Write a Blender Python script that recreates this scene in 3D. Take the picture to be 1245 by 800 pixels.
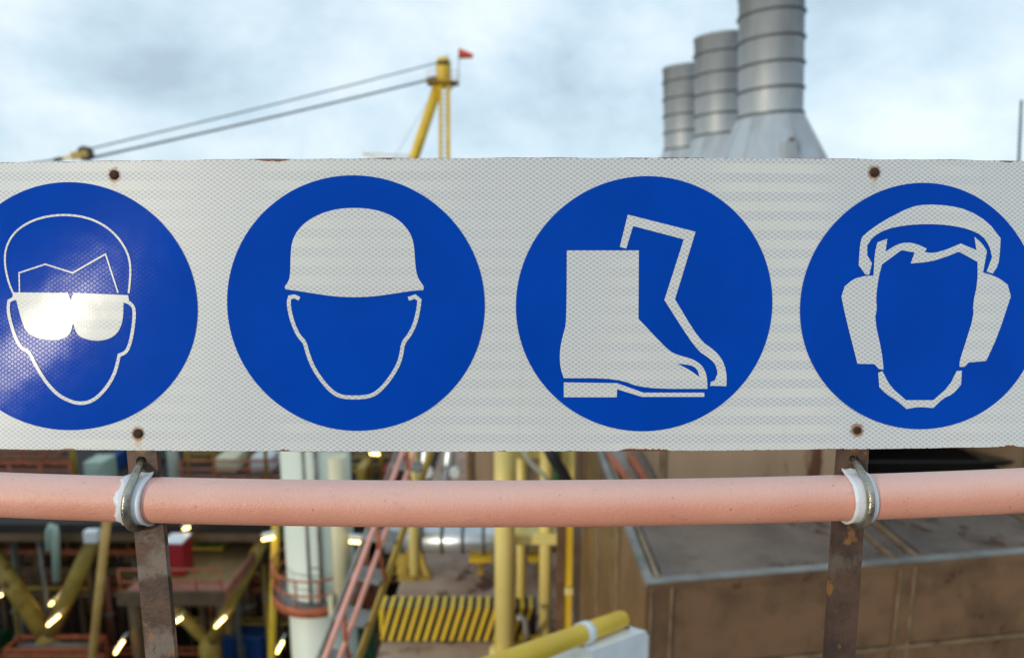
import bpy, bmesh, math, random
from mathutils import Vector, Matrix
from math import radians as R, sin, cos, tan, pi, atan2, sqrt

random.seed(7)
S = bpy.context.scene
for o in list(bpy.data.objects): bpy.data.objects.remove(o)

# ------------------------------------------------------------------ camera, sky, sun, exposure
FPX, PITCH, CAMZ = 800.0, R(9.44), 1.55          # focal length in photo pixels (photo 1245 x 800)
camd = bpy.data.cameras.new('camera'); cam = bpy.data.objects.new('camera', camd)
S.collection.objects.link(cam); S.camera = cam
cam.location = (0, 0, CAMZ); cam.rotation_euler = (pi/2 - PITCH, 0, 0)
camd.sensor_width = 36; camd.lens = 36*FPX/1245
camd.clip_start = .05; camd.clip_end = 12000
camd.dof.use_dof = True; camd.dof.focus_distance = .79; camd.dof.aperture_fstop = 3.5

SUN_AZ, SUN_EL = R(-135.0), R(6.8)              # direction TO the sun: x=sin(az), y=cos(az)
sund = Vector((sin(SUN_AZ)*cos(SUN_EL), cos(SUN_AZ)*cos(SUN_EL), sin(SUN_EL)))
sl = bpy.data.lights.new('sun', 'SUN'); sun = bpy.data.objects.new('sun', sl); S.collection.objects.link(sun)
sl.energy = 1.35; sl.angle = R(5); sl.color = (1, .88, .66)
sun.rotation_euler = sund.to_track_quat('Z', 'Y').to_euler()

W = bpy.data.worlds.new('World'); S.world = W; W.use_nodes = True
nt = W.node_tree; nt.nodes.clear()
def wn(t, **k):
    n = nt.nodes.new(t)
    for a, b in k.items(): setattr(n, a, b)
    return n
sky = wn('ShaderNodeTexSky', sky_type='NISHITA', sun_disc=False, sun_elevation=R(28), sun_rotation=SUN_AZ)
tc = wn('ShaderNodeTexCoord'); mp = wn('ShaderNodeMapping'); mp.inputs['Scale'].default_value = (1, 1, 1.55)
mp.inputs['Location'].default_value = (.35, .1, .2)
nz = wn('ShaderNodeTexNoise'); nz.inputs['Scale'].default_value = 3.9; nz.inputs['Detail'].default_value = 10; nz.inputs['Roughness'].default_value = .57
nz.inputs['Distortion'].default_value = .15
rp = wn('ShaderNodeValToRGB'); e = rp.color_ramp.elements
e[0].position = .33; e[0].color = (4.0, 5.15, 6.1, 1); e[1].position = .69; e[1].color = (7.7, 8.6, 9.1, 1)
e2 = rp.color_ramp.elements.new(.50); e2.color = (5.5, 6.9, 7.9, 1)
mx = wn('ShaderNodeMix', data_type='RGBA'); mx.inputs[0].default_value = .88
bg = wn('ShaderNodeBackground'); bg.inputs[1].default_value = .112; out = wn('ShaderNodeOutputWorld')
L = nt.links.new
L(tc.outputs['Generated'], mp.inputs[0]); L(mp.outputs[0], nz.inputs['Vector']); L(nz.outputs[0], rp.inputs[0])
L(sky.outputs[0], mx.inputs[6]); L(rp.outputs[0], mx.inputs[7]); L(mx.outputs[2], bg.inputs[0]); L(bg.outputs[0], out.inputs[0])

S.view_settings.view_transform = 'Standard'; S.view_settings.look = 'None'
S.view_settings.exposure = 0.15; S.view_settings.gamma = 1
S.render.engine = 'CYCLES'; S.cycles.use_denoising = True; S.cycles.max_bounces = 6

# ------------------------------------------------------------------ measuring helpers (photo pixel + real distance -> place)
def ray(u, v):
    x, y = (u-622.5)/FPX, (400-v)/FPX
    return Vector((x, cos(PITCH)+y*sin(PITCH), -sin(PITCH)+y*cos(PITCH)))
C0 = Vector((0, 0, CAMZ))
def at(u, v, Y): d = ray(u, v); return C0 + d*(Y/d.y)
def onz(u, v, z): d = ray(u, v); return C0 + d*((z-CAMZ)/d.z)
def dep(p): return p.y*cos(PITCH) + (CAMZ-p.z)*sin(PITCH)
def px(n, p): return n/FPX*dep(p)                 # size of n photo pixels at point p

# ------------------------------------------------------------------ mesh helpers
ORG = {}
class MB:
    def __init__(s): s.v = []; s.f = []; s.sm = []
    def add(s, vs, fs, smooth=False):
        b = len(s.v); s.v += [Vector(p) for p in vs]
        for f in fs: s.f.append([b+i for i in f]); s.sm.append(smooth)
        return s
    def box(s, c, d, rot=None, bev=0):
        c = Vector(c); hx, hy, hz = d[0]/2, d[1]/2, d[2]/2
        if bev:
            b = min(bev, hx*.9, hy*.9, hz*.9); bm = bmesh.new(); bmesh.ops.create_cube(bm, size=1)
            for q in bm.verts: q.co = Vector((q.co.x*d[0], q.co.y*d[1], q.co.z*d[2]))
            bmesh.ops.bevel(bm, geom=bm.edges[:], offset=b, segments=1, affect='EDGES')
            bm.verts.index_update()
            vs = [q.co.copy() for q in bm.verts]; fs = [[q.index for q in f.verts] for f in bm.faces]; bm.free()
        else:
            vs = [Vector((x*hx, y*hy, z*hz)) for z in (-1, 1) for y in (-1, 1) for x in (-1, 1)]
            fs = [(0,2,3,1), (4,5,7,6), (0,1,5,4), (2,6,7,3), (0,4,6,2), (1,3,7,5)]
        if rot is not None:
            m = rot if isinstance(rot, Matrix) else Matrix.Rotation(rot, 3, 'Z')
            vs = [m @ q for q in vs]
        return s.add([q + c for q in vs], fs)
    def beam(s, p0, p1, w, h, up=(0, 0, 1)):       # rectangular bar between two points
        p0, p1 = Vector(p0), Vector(p1); d = (p1-p0).normalized(); up = Vector(up)
        if abs(d.dot(up)) > .98: up = Vector((0, 1, 0))
        a = d.cross(up).normalized(); b = a.cross(d).normalized()
        vs = [p + a*i*w/2 + b*j*h/2 for p in (p0, p1) for i, j in ((-1,-1), (1,-1), (1,1), (-1,1))]
        return s.add(vs, [(3,2,1,0), (4,5,6,7), (0,1,5,4), (1,2,6,5), (2,3,7,6), (3,0,4,7)])
    def path(s, pts, r, n=10, caps=True):          # round tube along points, r number or list
        pts = [Vector(p) for p in pts]; rs = r if isinstance(r, (list, tuple)) else [r]*len(pts)
        vs = []; prev = None
        for i, p in enumerate(pts):
            t = (pts[min(i+1, len(pts)-1)] - pts[max(i-1, 0)]).normalized()
            if prev is None:
                a = t.cross(Vector((0, 0, 1)) if abs(t.z) < .9 else Vector((1, 0, 0))).normalized()
            else:
                a = (prev - t*prev.dot(t)).normalized()
            prev = a; b = t.cross(a)
            vs += [p + (a*cos(2*pi*k/n) + b*sin(2*pi*k/n))*rs[i] for k in range(n)]
        fs = [(i*n+k, i*n+(k+1) % n, (i+1)*n+(k+1) % n, (i+1)*n+k) for i in range(len(pts)-1) for k in range(n)]
        b0 = len(s.v); s.add(vs, fs, True)
        if caps:
            s.f += [[b0+k for k in range(n)][::-1], [b0+(len(pts)-1)*n+k for k in range(n)]]; s.sm += [False, False]
        return s
    def tube(s, p0, p1, r, n=12): return s.path([p0, p1], r, n)
    def lathe(s, c, prof, n=48):                   # (radius, z) profile about a vertical axis
        c = Vector(c); vs = []
        for r, z in prof: vs += [c + Vector((r*cos(2*pi*k/n), r*sin(2*pi*k/n), z)) for k in range(n)]
        return s.add(vs, [(i*n+k, i*n+(k+1) % n, (i+1)*n+(k+1) % n, (i+1)*n+k) for i in range(len(prof)-1) for k in range(n)], True)
    def prism(s, poly, z0, z1):                    # plan polygon (counter-clockwise) extruded
        n = len(poly); vs = [(x, y, z0) for x, y in poly] + [(x, y, z1) for x, y in poly]
        return s.add(vs, [list(range(n))[::-1], list(range(n, 2*n))] + [(k, (k+1) % n, n+(k+1) % n, n+k) for k in range(n)])
    def build(s, name, mat, parent=None):
        if parent is not None: org = ORG[parent.name]
        else:
            xs = [p.x for p in s.v]; ys = [p.y for p in s.v]
            org = Vector(((min(xs)+max(xs))/2, (min(ys)+max(ys))/2, min(p.z for p in s.v)))
        me = bpy.data.meshes.new(name); me.from_pydata([p-org for p in s.v], [], s.f)
        me.polygons.foreach_set('use_smooth', s.sm)
        bm = bmesh.new(); bm.from_mesh(me); bmesh.ops.recalc_face_normals(bm, faces=bm.faces); bm.to_mesh(me); bm.free()
        me.materials.append(mat)
        o = bpy.data.objects.new(name, me); S.collection.objects.link(o); ORG[o.name] = org
        if parent is not None: o.parent = parent
        else: o.location = org
        return o
def tag(o, label, cat, group=None):
    o['label'] = label; o['category'] = cat
    if group: o['group'] = group
    return o
def thing(name, label, cat, loc, group=None):
    o = bpy.data.objects.new(name, None); S.collection.objects.link(o); o.location = loc
    o.empty_display_size = .1; ORG[o.name] = Vector(loc); return tag(o, label, cat, group)
def struct(o): o['kind'] = 'structure'; return o
def dup(root, loc, label=None):
    r = root.copy(); S.collection.objects.link(r); r.location = loc
    if label: r['label'] = label
    for ch in [c for c in S.objects if c.parent == root]:
        c = ch.copy(); S.collection.objects.link(c); c.parent = r
        for g in [q for q in S.objects if q.parent == ch]:
            d = g.copy(); S.collection.objects.link(d); d.parent = c
    return r

# ------------------------------------------------------------------ materials
def new_mat(name):
    m = bpy.data.materials.new(name); m.use_nodes = True
    t = m.node_tree; b = t.nodes['Principled BSDF']
    return m, t, b
def nd(t, typ, ins=None, **k):
    n = t.nodes.new(typ)
    for a, b in k.items(): setattr(n, a, b)
    for i, val in (ins or {}).items():
        if hasattr(val, 'is_output') or isinstance(val, bpy.types.NodeSocket): t.links.new(val, n.inputs[i])
        else: n.inputs[i].default_value = val
    return n
def ma(t, op, a, b=None, c=None, clamp=False):
    ins = {0: a}
    if b is not None: ins[1] = b
    if c is not None: ins[2] = c
    return nd(t, 'ShaderNodeMath', ins, operation=op, use_clamp=clamp).outputs[0]
def mixc(t, f, a, b):
    n = nd(t, 'ShaderNodeMix', data_type='RGBA')
    for i, val in ((0, f), (6, a), (7, b)):
        if isinstance(val, bpy.types.NodeSocket): t.links.new(val, n.inputs[i])
        else: n.inputs[i].default_value = (*val, 1) if i and len(val) == 3 else val
    return n.outputs[2]
def noise(t, vec, scale, detail=4, rough=.55):
    return nd(t, 'ShaderNodeTexNoise', {'Vector': vec, 'Scale': scale, 'Detail': detail, 'Roughness': rough}).outputs[0]
def ss(t, x, lo, hi):                              # smooth step
    return nd(t, 'ShaderNodeMapRange', {0: x, 1: lo, 2: hi, 3: 0.0, 4: 1.0}, interpolation_type='SMOOTHSTEP').outputs[0]
RUSTC = (.13, .045, .016)
def paint(name, c, c2=None, scale=1.5, rough=.5, metal=0., bump=0., bscale=40, rust=0., rscale=3., rc=RUSTC, streak=False, emit=None):
    m, t, b = new_mat(name)
    co = nd(t, 'ShaderNodeTexCoord').outputs['Object']
    c2 = c2 or tuple(x*.72 for x in c)
    mpn = nd(t, 'ShaderNodeMapping', {0: co, 3: (1, 1, .18) if streak else (1, 1, 1)}).outputs[0]
    f = ss(t, noise(t, mpn, scale, 5, .6), .35, .68)
    col = mixc(t, f, c, c2)
    if rust:
        n1 = noise(t, mpn, rscale, 8, .68)
        k = ss(t, n1, .70-rust*.45, .76-rust*.40)
        col = mixc(t, k, col, mixc(t, noise(t, co, rscale*6, 3), rc, tuple(x*.4 for x in rc)))
    t.links.new(col, b.inputs['Base Color'])
    r = nd(t, 'ShaderNodeMapRange', {0: noise(t, co, scale*5, 4), 3: max(rough-.14, .04), 4: min(rough+.14, 1)}).outputs[0]
    t.links.new(r, b.inputs['Roughness']); b.inputs['Metallic'].default_value = metal
    if bump:
        bn = nd(t, 'ShaderNodeBump', {'Strength': bump, 'Distance': .01, 'Height': noise(t, co, bscale, 4)})
        t.links.new(bn.outputs[0], b.inputs['Normal'])
    if emit:
        b.inputs['Emission Color'].default_value = (*emit[:3], 1); b.inputs['Emission Strength'].default_value = emit[3]
    return m

K = {}
K['yellow'] = paint('yellow_paint', (.80, .53, .035), (.68, .43, .03), 1.3, .45, rust=.12, rscale=2.2)
K['pale_yellow'] = paint('pale_yellow_paint', (.84, .70, .25), (.78, .62, .19), .8, .45, rust=.08, rscale=2)
K['old_yellow'] = paint('old_yellow_paint', (.50, .34, .06), (.34, .21, .04), 1.2, .55, rust=.25, rscale=1.5)
K['tan_yellow'] = paint('tan_yellow_paint', (.70, .42, .12), (.52, .30, .08), 1.2, .5, rust=.15, rscale=1.5)
K['black'] = paint('black_paint', (.010, .010, .010), None, 3, .7)
K['rubber'] = paint('black_rubber', (.02, .02, .022), None, 8, .6)
K['salmon'] = paint('salmon_rail_paint', (.78, .38, .30), (.68, .29, .20), 3, .5, rust=.1)
K['orange'] = paint('orange_rail_paint', (.50, .13, .05), (.33, .09, .035), 3, .55, rust=.2)
K['grey'] = paint('grey_steel', (.30, .29, .27), (.17, .16, .14), 2, .5, .3, rust=.15)
K['cable'] = paint('steel_cable', (.13, .16, .18), None, 5, .5, .4)
K['silver'] = paint('aluminium_cladding', (.62, .64, .66), (.50, .52, .54), 1.4, .34, .75)
K['stack'] = paint('stack_steel', (.47, .51, .55), (.34, .365, .39), .7, .5, .35, streak=True)
K['ring'] = paint('stack_ring', (.15, .15, .15), None, 1, .5, .3)
K['brown'] = paint('bronze_cladding', (.27, .150, .080), (.155, .088, .050), 2.2, .36, .3, rust=.22, rscale=2.6, rc=(.16, .075, .03), streak=False, bump=.2, bscale=9)
K['browntop'] = paint('bronze_cladding_top', (.245, .195, .16), (.15, .118, .10), 1.4, .3, .25, rust=.30, rscale=2.2, rc=(.14, .075, .045))
K['brownpanel'] = paint('brown_module_panel', (.36, .25, .16), (.26, .17, .11), .9, .55, rust=.25, streak=True)
K['trim'] = paint('worn_bronze_trim', (.36, .25, .15), (.20, .13, .075), 5, .4, .3, rust=.2)
K['deck'] = paint('red_brown_deck_plate', (.30, .18, .12), (.44, .33, .24), .9, .6, rust=.35, rscale=1.1, rc=(.14, .06, .04))
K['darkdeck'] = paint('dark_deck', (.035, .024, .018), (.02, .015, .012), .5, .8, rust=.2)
K['white'] = paint('white_paint', (.72, .74, .73), (.60, .62, .60), 1.4, .45, rust=.06)
K['plastic'] = paint('white_plastic', (.86, .86, .85), (.76, .77, .78), 6, .35)
K['column'] = paint('white_column_paint', (.76, .80, .70), (.62, .68, .57), .5, .5, rust=.10, rscale=.9, streak=True)
K['cream'] = paint('cream_paint', (.74, .70, .50), (.66, .60, .38), .7, .45, rust=.1, streak=True)
K['red'] = paint('red_paint', (.42, .018, .022), (.30, .015, .018), 1, .45)
K['green'] = paint('green_paint', (.03, .16, .06), (.02, .10, .04), 1, .5)
K['palegreen'] = paint('pale_green_paint', (.42, .52, .42), (.33, .42, .34), 1, .5)
K['blue'] = paint('blue_paint', (.012, .07, .26), (.01, .05, .19), 1, .45, rust=.05)
K['pinkdeck'] = paint('pink_deck_edge', (.42, .16, .11), (.30, .12, .08), .8, .6, rust=.2)
K['grating'] = paint('tan_grating', (.30, .19, .07), (.20, .12, .05), 1.1, .7)
K['tan_beam'] = paint('tan_beam_paint', (.19, .115, .055), (.11, .062, .03), .9, .6, rust=.2)
K['sock'] = paint('orange_windsock', (.92, .13, .045), None, 1, .7)
K['lamp'] = paint('lit_lamp_tube', (.9, .85, .6), None, 1, .4, emit=(1, .70, .22, 8.0))
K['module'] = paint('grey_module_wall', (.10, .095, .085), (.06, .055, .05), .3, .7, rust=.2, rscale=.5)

# water
m, t, b = new_mat('sea_water'); K['sea'] = m
co = nd(t, 'ShaderNodeTexCoord').outputs['Object']
b.inputs['Base Color'].default_value = (.015, .045, .06, 1); b.inputs['Roughness'].default_value = .12
t.links.new(nd(t, 'ShaderNodeBump', {'Strength': .6, 'Distance': .6, 'Height': noise(t, co, .25, 6)}).outputs[0], b.inputs['Normal'])

# ------------------------------------------------------------------ the sign surface
LEAN, BOW, TWIST = tan(R(4.2)), .085, .30
ysc = .775                                          # distance of the sign's middle from the camera
SC = at(608, 371, ysc)                              # sign-space origin (s = 0, t = 0)
def surf(s, t, off=0.):
    y = SC.y + BOW*s*s + (LEAN + TWIST*s*s)*t
    n = Vector((2*BOW*s + 2*TWIST*s*t, -1, LEAN + TWIST*s*s)).normalized()
    return Vector((SC.x + s, y, SC.z + t + .0022*s)) + n*off
def st(u, v):                                       # photo pixel -> sign coordinates
    d = ray(u, v); k = SC.y/d.y
    for _ in range(25):
        p = C0 + d*k; s_ = p.x-SC.x; t_ = p.z-SC.z-.0022*s_
        k *= (SC.y + BOW*s_*s_ + (LEAN + TWIST*s_*s_)*t_)/p.y
    p = C0 + d*k; return (p.x-SC.x, p.z-SC.z-.0022*(p.x-SC.x))
T1, T0 = st(608, 192)[1], st(608, 549)[1]           # top and bottom edges
BOLTS = [st(139, 213), st(168, 527), st(1063, 210), st(1042, 523)]
SEND = .735

def chaikin(poly, closed=True, it=2, keep=48):
    for _ in range(it):
        n = len(poly); outp = []
        for i in range(n):
            if not closed and i in (0, n-1): outp.append(poly[i]); continue
            a, b_, c = Vector(poly[i-1]), Vector(poly[i]), Vector(poly[(i+1) % n])
            ang = (b_-a).angle(c-b_, 0) if (b_-a).length > 1e-6 and (c-b_).length > 1e-6 else 0
            if math.degrees(ang) > keep or ang < 1e-3: outp.append(tuple(b_))
            else: outp += [tuple(b_ + (a-b_)*.25), tuple(b_ + (c-b_)*.25)]
        poly = outp
    return poly
def stroke(line, w):                                # polyline -> outline polygon of even width (sign metres)
    P = [Vector(p) for p in line]; lft = []; rgt = []
    for i, p in enumerate(P):
        d0 = (P[i]-P[i-1]).normalized() if i else (P[1]-P[0]).normalized()
        d1 = (P[i+1]-P[i]).normalized() if i < len(P)-1 else d0
        n0, n1 = Vector((-d0.y, d0.x)), Vector((-d1.y, d1.x)); nn = (n0+n1).normalized()
        k = min(1/max(nn.dot(n0), .35), 2.2)
        lft.append(p+nn*w/2*k); rgt.append(p-nn*w/2*k)
    return [tuple(q) for q in lft + rgt[::-1]]
def film(name, loops, off, mat, parent):            # flat shape cut from sheet, laid on the sign surface
    bm = bmesh.new(); ed = []
    for lp in loops:
        vs = [bm.verts.new((a, c, 0)) for a, c in lp]
        for i in range(len(vs)):
            try: ed.append(bm.edges.new((vs[i], vs[(i+1) % len(vs)])))
            except ValueError: pass
    bmesh.ops.triangle_fill(bm, use_beauty=True, use_dissolve=False, edges=ed, normal=(0, 0, 1))
    lo = min(q.co.x for q in bm.verts); hi = max(q.co.x for q in bm.verts)
    x = math.floor(lo/.02)*.02
    while x < hi:
        bmesh.ops.bisect_plane(bm, geom=bm.verts[:]+bm.edges[:]+bm.faces[:], plane_co=(x, 0, 0), plane_no=(1, 0, 0), dist=1e-6); x += .02
    y = -.16
    while y < .17:
        bmesh.ops.bisect_plane(bm, geom=bm.verts[:]+bm.edges[:]+bm.faces[:], plane_co=(0, y, 0), plane_no=(0, 1, 0), dist=1e-6); y += .04
    bmesh.ops.recalc_face_normals(bm, faces=bm.faces)
    uvl = bm.loops.layers.uv.new('st')
    for f in bm.faces:
        if f.normal.z < 0: f.normal_flip()
        f.smooth = True
        for l in f.loops: l[uvl].uv = (l.vert.co.x, l.vert.co.y)
    org = ORG[parent.name]
    for q in bm.verts: q.co = surf(q.co.x, q.co.y, off) - org
    me = bpy.data.meshes.new(name); bm.to_mesh(me); bm.free(); me.materials.append(mat)
    o = bpy.data.objects.new(name, me); S.collection.objects.link(o); o.parent = parent; ORG[o.name] = org
    return o

# --- prismatic reflective sheeting: diamond lattice, reflection streaks painted in rows, clear glossy face
def lattice(t):
    uv = nd(t, 'ShaderNodeUVMap', uv_map='st').outputs[0]
    sp = nd(t, 'ShaderNodeSeparateXYZ', {0: uv}); s_, t_ = sp.outputs[0], sp.outputs[1]
    # wander of the lattice
    nx = ma(t, 'MULTIPLY', ma(t, 'SUBTRACT', noise(t, uv, 14, 1), .5), .0016)
    a = ma(t, 'ADD', ma(t, 'MULTIPLY', ma(t, 'ADD', s_, nx), 1/.00790), ma(t, 'MULTIPLY', t_, 1/.00545))
    c = ma(t, 'SUBTRACT', ma(t, 'MULTIPLY', ma(t, 'ADD', s_, nx), 1/.00790), ma(t, 'MULTIPLY', t_, 1/.00545))
    da = ma(t, 'ABSOLUTE', ma(t, 'SUBTRACT', ma(t, 'FRACT', a), .5))
    dc = ma(t, 'ABSOLUTE', ma(t, 'SUBTRACT', ma(t, 'FRACT', c), .5))
    return uv, s_, t_, ss(t, ma(t, 'MAXIMUM', da, dc), .335, .455)
def sheeting(name, rusty):
    m, t, b = new_mat(name); uv, s_, t_, line = lattice(t)
    big = noise(t, uv, 5, 3)
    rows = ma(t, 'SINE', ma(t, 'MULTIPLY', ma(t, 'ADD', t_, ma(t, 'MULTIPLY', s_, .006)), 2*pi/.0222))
    refl_mask = ma(t, 'MULTIPLY', ss(t, rows, -.35, .35), ss(t, noise(t, nd(t, 'ShaderNodeMapping', {0: uv, 3: (5, .6, 1)}).outputs[0], 1.0, 1), .40, .62))  # lighter bands: reflection streaks put into the base colour
    cell = mixc(t, refl_mask, (.50, .515, .545), (.68, .67, .635))
    cell = mixc(t, ss(t, big, .3, .7), cell, mixc(t, .5, cell, (.54, .545, .54)))
    col = mixc(t, line, cell, (.79, .785, .765))
    run = ss(t, noise(t, nd(t, 'ShaderNodeMapping', {0: uv, 3: (60, 2.2, 1)}).outputs[0], 1.0, 5, .65), .58, .80)
    col = mixc(t, ma(t, 'MULTIPLY', run, .16), col, (.42, .36, .28))
    grime = ss(t, noise(t, uv, 22, 6, .65), .60, .80)
    col = mixc(t, ma(t, 'MULTIPLY', grime, .22), col, (.50, .44, .36))
    if rusty:
        # chipped rusty edges
        ed = ma(t, 'MINIMUM', ma(t, 'SUBTRACT', T1, t_), ma(t, 'SUBTRACT', t_, T0))
        edge_l = noise(t, nd(t, 'ShaderNodeMapping', {0: uv, 3: (1, .05, 1)}).outputs[0], 9.0, 3)
        fine = noise(t, uv, 230, 4, .7)
        width = ma(t, 'MULTIPLY', ma(t, 'MULTIPLY', ss(t, edge_l, .54, .70), fine), .0065)
        thin = ma(t, 'MULTIPLY', ss(t, fine, .45, .75), .0012)
        chip = ma(t, 'LESS_THAN', ed, ma(t, 'ADD', width, thin))
        halo = ma(t, 'MULTIPLY', ss(t, ma(t, 'SUBTRACT', ma(t, 'MULTIPLY', width, 2.3), ed), 0., .006), .5)
        col = mixc(t, halo, col, (.52, .33, .12))
        col = mixc(t, chip, col, mixc(t, fine, (.28, .09, .025), (.06, .025, .015)))
        warp = ma(t, 'MULTIPLY', ma(t, 'SUBTRACT', noise(t, uv, 260, 3), .5), .008)
        for i, (bs, bt) in enumerate(BOLTS):
            dx = ma(t, 'SUBTRACT', s_, bs); dt = ma(t, 'SUBTRACT', t_, bt)
            r2 = ma(t, 'ADD', ma(t, 'SQRT', ma(t, 'ADD', ma(t, 'MULTIPLY', dx, dx), ma(t, 'MULTIPLY', dt, dt))), warp)
            k1 = ss(t, r2, .0105, .0060)
            ax = ma(t, 'ABSOLUTE', ma(t, 'ADD', dx, ma(t, 'MULTIPLY', warp, .5)))
            ln = (.020, .024, .030, .010)[i]
            k2 = ma(t, 'MULTIPLY', ma(t, 'MULTIPLY', ss(t, ax, .006, .0015), ss(t, dt, -ln, -ln*.2)), ma(t, 'LESS_THAN', dt, 0.0))
            col = mixc(t, ma(t, 'MULTIPLY', k2, (.45, .7, .3, .4)[i]), col, (.60, .36, .09))
            col = mixc(t, ma(t, 'MULTIPLY', k1, .85), col, (.30, .12, .03))
    t.links.new(col, b.inputs['Base Color'])
    b.inputs['Roughness'].default_value = .42; b.inputs['Specular IOR Level'].default_value = .4
    b.inputs['Coat Weight'].default_value = .17; b.inputs['Coat Roughness'].default_value = .13
    h = ma(t, 'ADD', ma(t, 'MULTIPLY', line, .6), ma(t, 'MULTIPLY', noise(t, uv, 26, 1), .55))
    bn = nd(t, 'ShaderNodeBump', {'Strength': .22, 'Distance': .0016, 'Height': h}).outputs[0]
    t.links.new(bn, b.inputs['Coat Normal'])
    return m
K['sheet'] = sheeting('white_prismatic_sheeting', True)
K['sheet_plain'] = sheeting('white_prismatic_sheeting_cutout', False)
m, t, b = new_mat('blue_film'); K['bluefilm'] = m
uv, s_, t_, line = lattice(t)
col = mixc(t, ss(t, noise(t, uv, 7, 4), .3, .7), (.0, .062, .47), (.0, .053, .415))
col = mixc(t, ma(t, 'MULTIPLY', line, .10), col, (.004, .075, .47))
scr = nd(t, 'ShaderNodeMapping', {0: uv, 2: (0, 0, .6), 3: (14, 220, 1)}).outputs[0]
col = mixc(t, ma(t, 'MULTIPLY', ss(t, noise(t, scr, 1.0, 6, .8), .69, .76), .40), col, (.09, .20, .50))
col = mixc(t, ss(t, noise(t, uv, 120, 2, .5), .80, .84), col, (.05, .12, .34))
t.links.new(col, b.inputs['Base Color']); b.inputs['Roughness'].default_value = .45; b.inputs['Specular IOR Level'].default_value = 0.
b.inputs['Coat Weight'].default_value = .10; b.inputs['Coat Roughness'].default_value = .13
h = ma(t, 'ADD', ma(t, 'MULTIPLY', line, 1.0), ma(t, 'MULTIPLY', noise(t, uv, 26, 1), .55))
t.links.new(nd(t, 'ShaderNodeBump', {'Strength': .36, 'Distance': .0016, 'Height': h}).outputs[0], b.inputs['Coat Normal'])

# handrail paint, post rust, bolt rust
m, t, b = new_mat('salmon_handrail_paint'); K['rail'] = m
co = nd(t, 'ShaderNodeTexCoord').outputs['Object']
col = mixc(t, ss(t, noise(t, co, 9, 4), .3, .7), (.78, .355, .255), (.72, .30, .205))
smg = ss(t, noise(t, nd(t, 'ShaderNodeMapping', {0: co, 3: (1, 2.2, 2.2)}).outputs[0], 34, 7, .72), .59, .72)
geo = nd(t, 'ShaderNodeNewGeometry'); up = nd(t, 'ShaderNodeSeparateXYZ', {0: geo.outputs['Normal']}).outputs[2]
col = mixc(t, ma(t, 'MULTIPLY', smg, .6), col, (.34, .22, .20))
col = mixc(t, ma(t, 'MULTIPLY', ss(t, up, .0, .95), .45), col, (.88, .68, .64))      # paler upward side, light from above put into the colour
spk = ss(t, noise(t, co, 170, 3, .6), .70, .74)
col = mixc(t, ma(t, 'MULTIPLY', spk, .8), col, (.16, .09, .08))
pal = ss(t, noise(t, co, 75, 4, .65), .725, .75)
col = mixc(t, pal, col, (.62, .60, .62))
rst = ss(t, noise(t, co, 42, 8, .75), .70, .735)
col = mixc(t, ma(t, 'MULTIPLY', rst, .8), col, (.20, .075, .04))
t.links.new(col, b.inputs['Base Color']); b.inputs['Roughness'].default_value = .46
hb = ma(t, 'ADD', ma(t, 'MULTIPLY', noise(t, co, 150, 3), .6), ma(t, 'ADD', noise(t, co, 420, 2), ma(t, 'MULTIPLY', noise(t, co, 35, 2), .35)))
hb = ma(t, 'SUBTRACT', hb, ma(t, 'MULTIPLY', spk, 1.2))
t.links.new(nd(t, 'ShaderNodeBump', {'Strength': .42, 'Distance': .0018, 'Height': hb}).outputs[0], b.inputs['Normal'])

for nm, key, gw in (('rusty_flat_bar', 'post', 0.), ('grey_rusty_flat_bar', 'greypost', .55)):
    m, t, b = new_mat(nm); K[key] = m
    co = nd(t, 'ShaderNodeTexCoord').outputs['Object']
    sp = nd(t, 'ShaderNodeSeparateXYZ', {0: co})
    col = mixc(t, ss(t, noise(t, co, 22, 6, .65), .35, .66), (.12, .062, .038), (.055, .030, .021))
    col = mixc(t, ma(t, 'MULTIPLY', ss(t, noise(t, co, 10, 5, .6), .54-gw*.09, .62-gw*.07), .55+gw*.25), col, (.19+gw*.07, .145+gw*.07, .115+gw*.06))
    col = mixc(t, ss(t, noise(t, co, 55, 5, .7), .60, .72), col, (.06, .03, .02))
    col = mixc(t, ma(t, 'MULTIPLY', ss(t, noise(t, nd(t, 'ShaderNodeMapping', {0: co, 1: (.3, 0, .1)}).outputs[0], 28, 4), .58, .66), .75), col, (.32, .14, .04))
    t.links.new(col, b.inputs['Base Color']); b.inputs['Roughness'].default_value = .55; b.inputs['Metallic'].default_value = .15
    t.links.new(nd(t, 'ShaderNodeBump', {'Strength': .5, 'Distance': .0014, 'Height': noise(t, co, 190, 5, .65)}).outputs[0], b.inputs['Normal'])
K['bolt'] = paint('rusted_bolt_iron', (.035, .016, .010), (.075, .028, .012), 240, .8, bump=.5, bscale=500)
K['rod'] = paint('weathered_steel_rod', (.46, .44, .38), (.27, .23, .17), 40, .26, .9, bump=.15, bscale=300)
m, t, b = new_mat('white_liner_plastic'); K['liner'] = m
co = nd(t, 'ShaderNodeTexCoord').outputs['Object']
col = mixc(t, ss(t, noise(t, co, 60, 4), .35, .7), (.80, .81, .84), (.70, .71, .74))
col = mixc(t, ma(t, 'MULTIPLY', ss(t, noise(t, co, 90, 5, .7), .62, .74), .6), col, (.42, .36, .28))
t.links.new(col, b.inputs['Base Color']); b.inputs['Roughness'].default_value = .4

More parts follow.
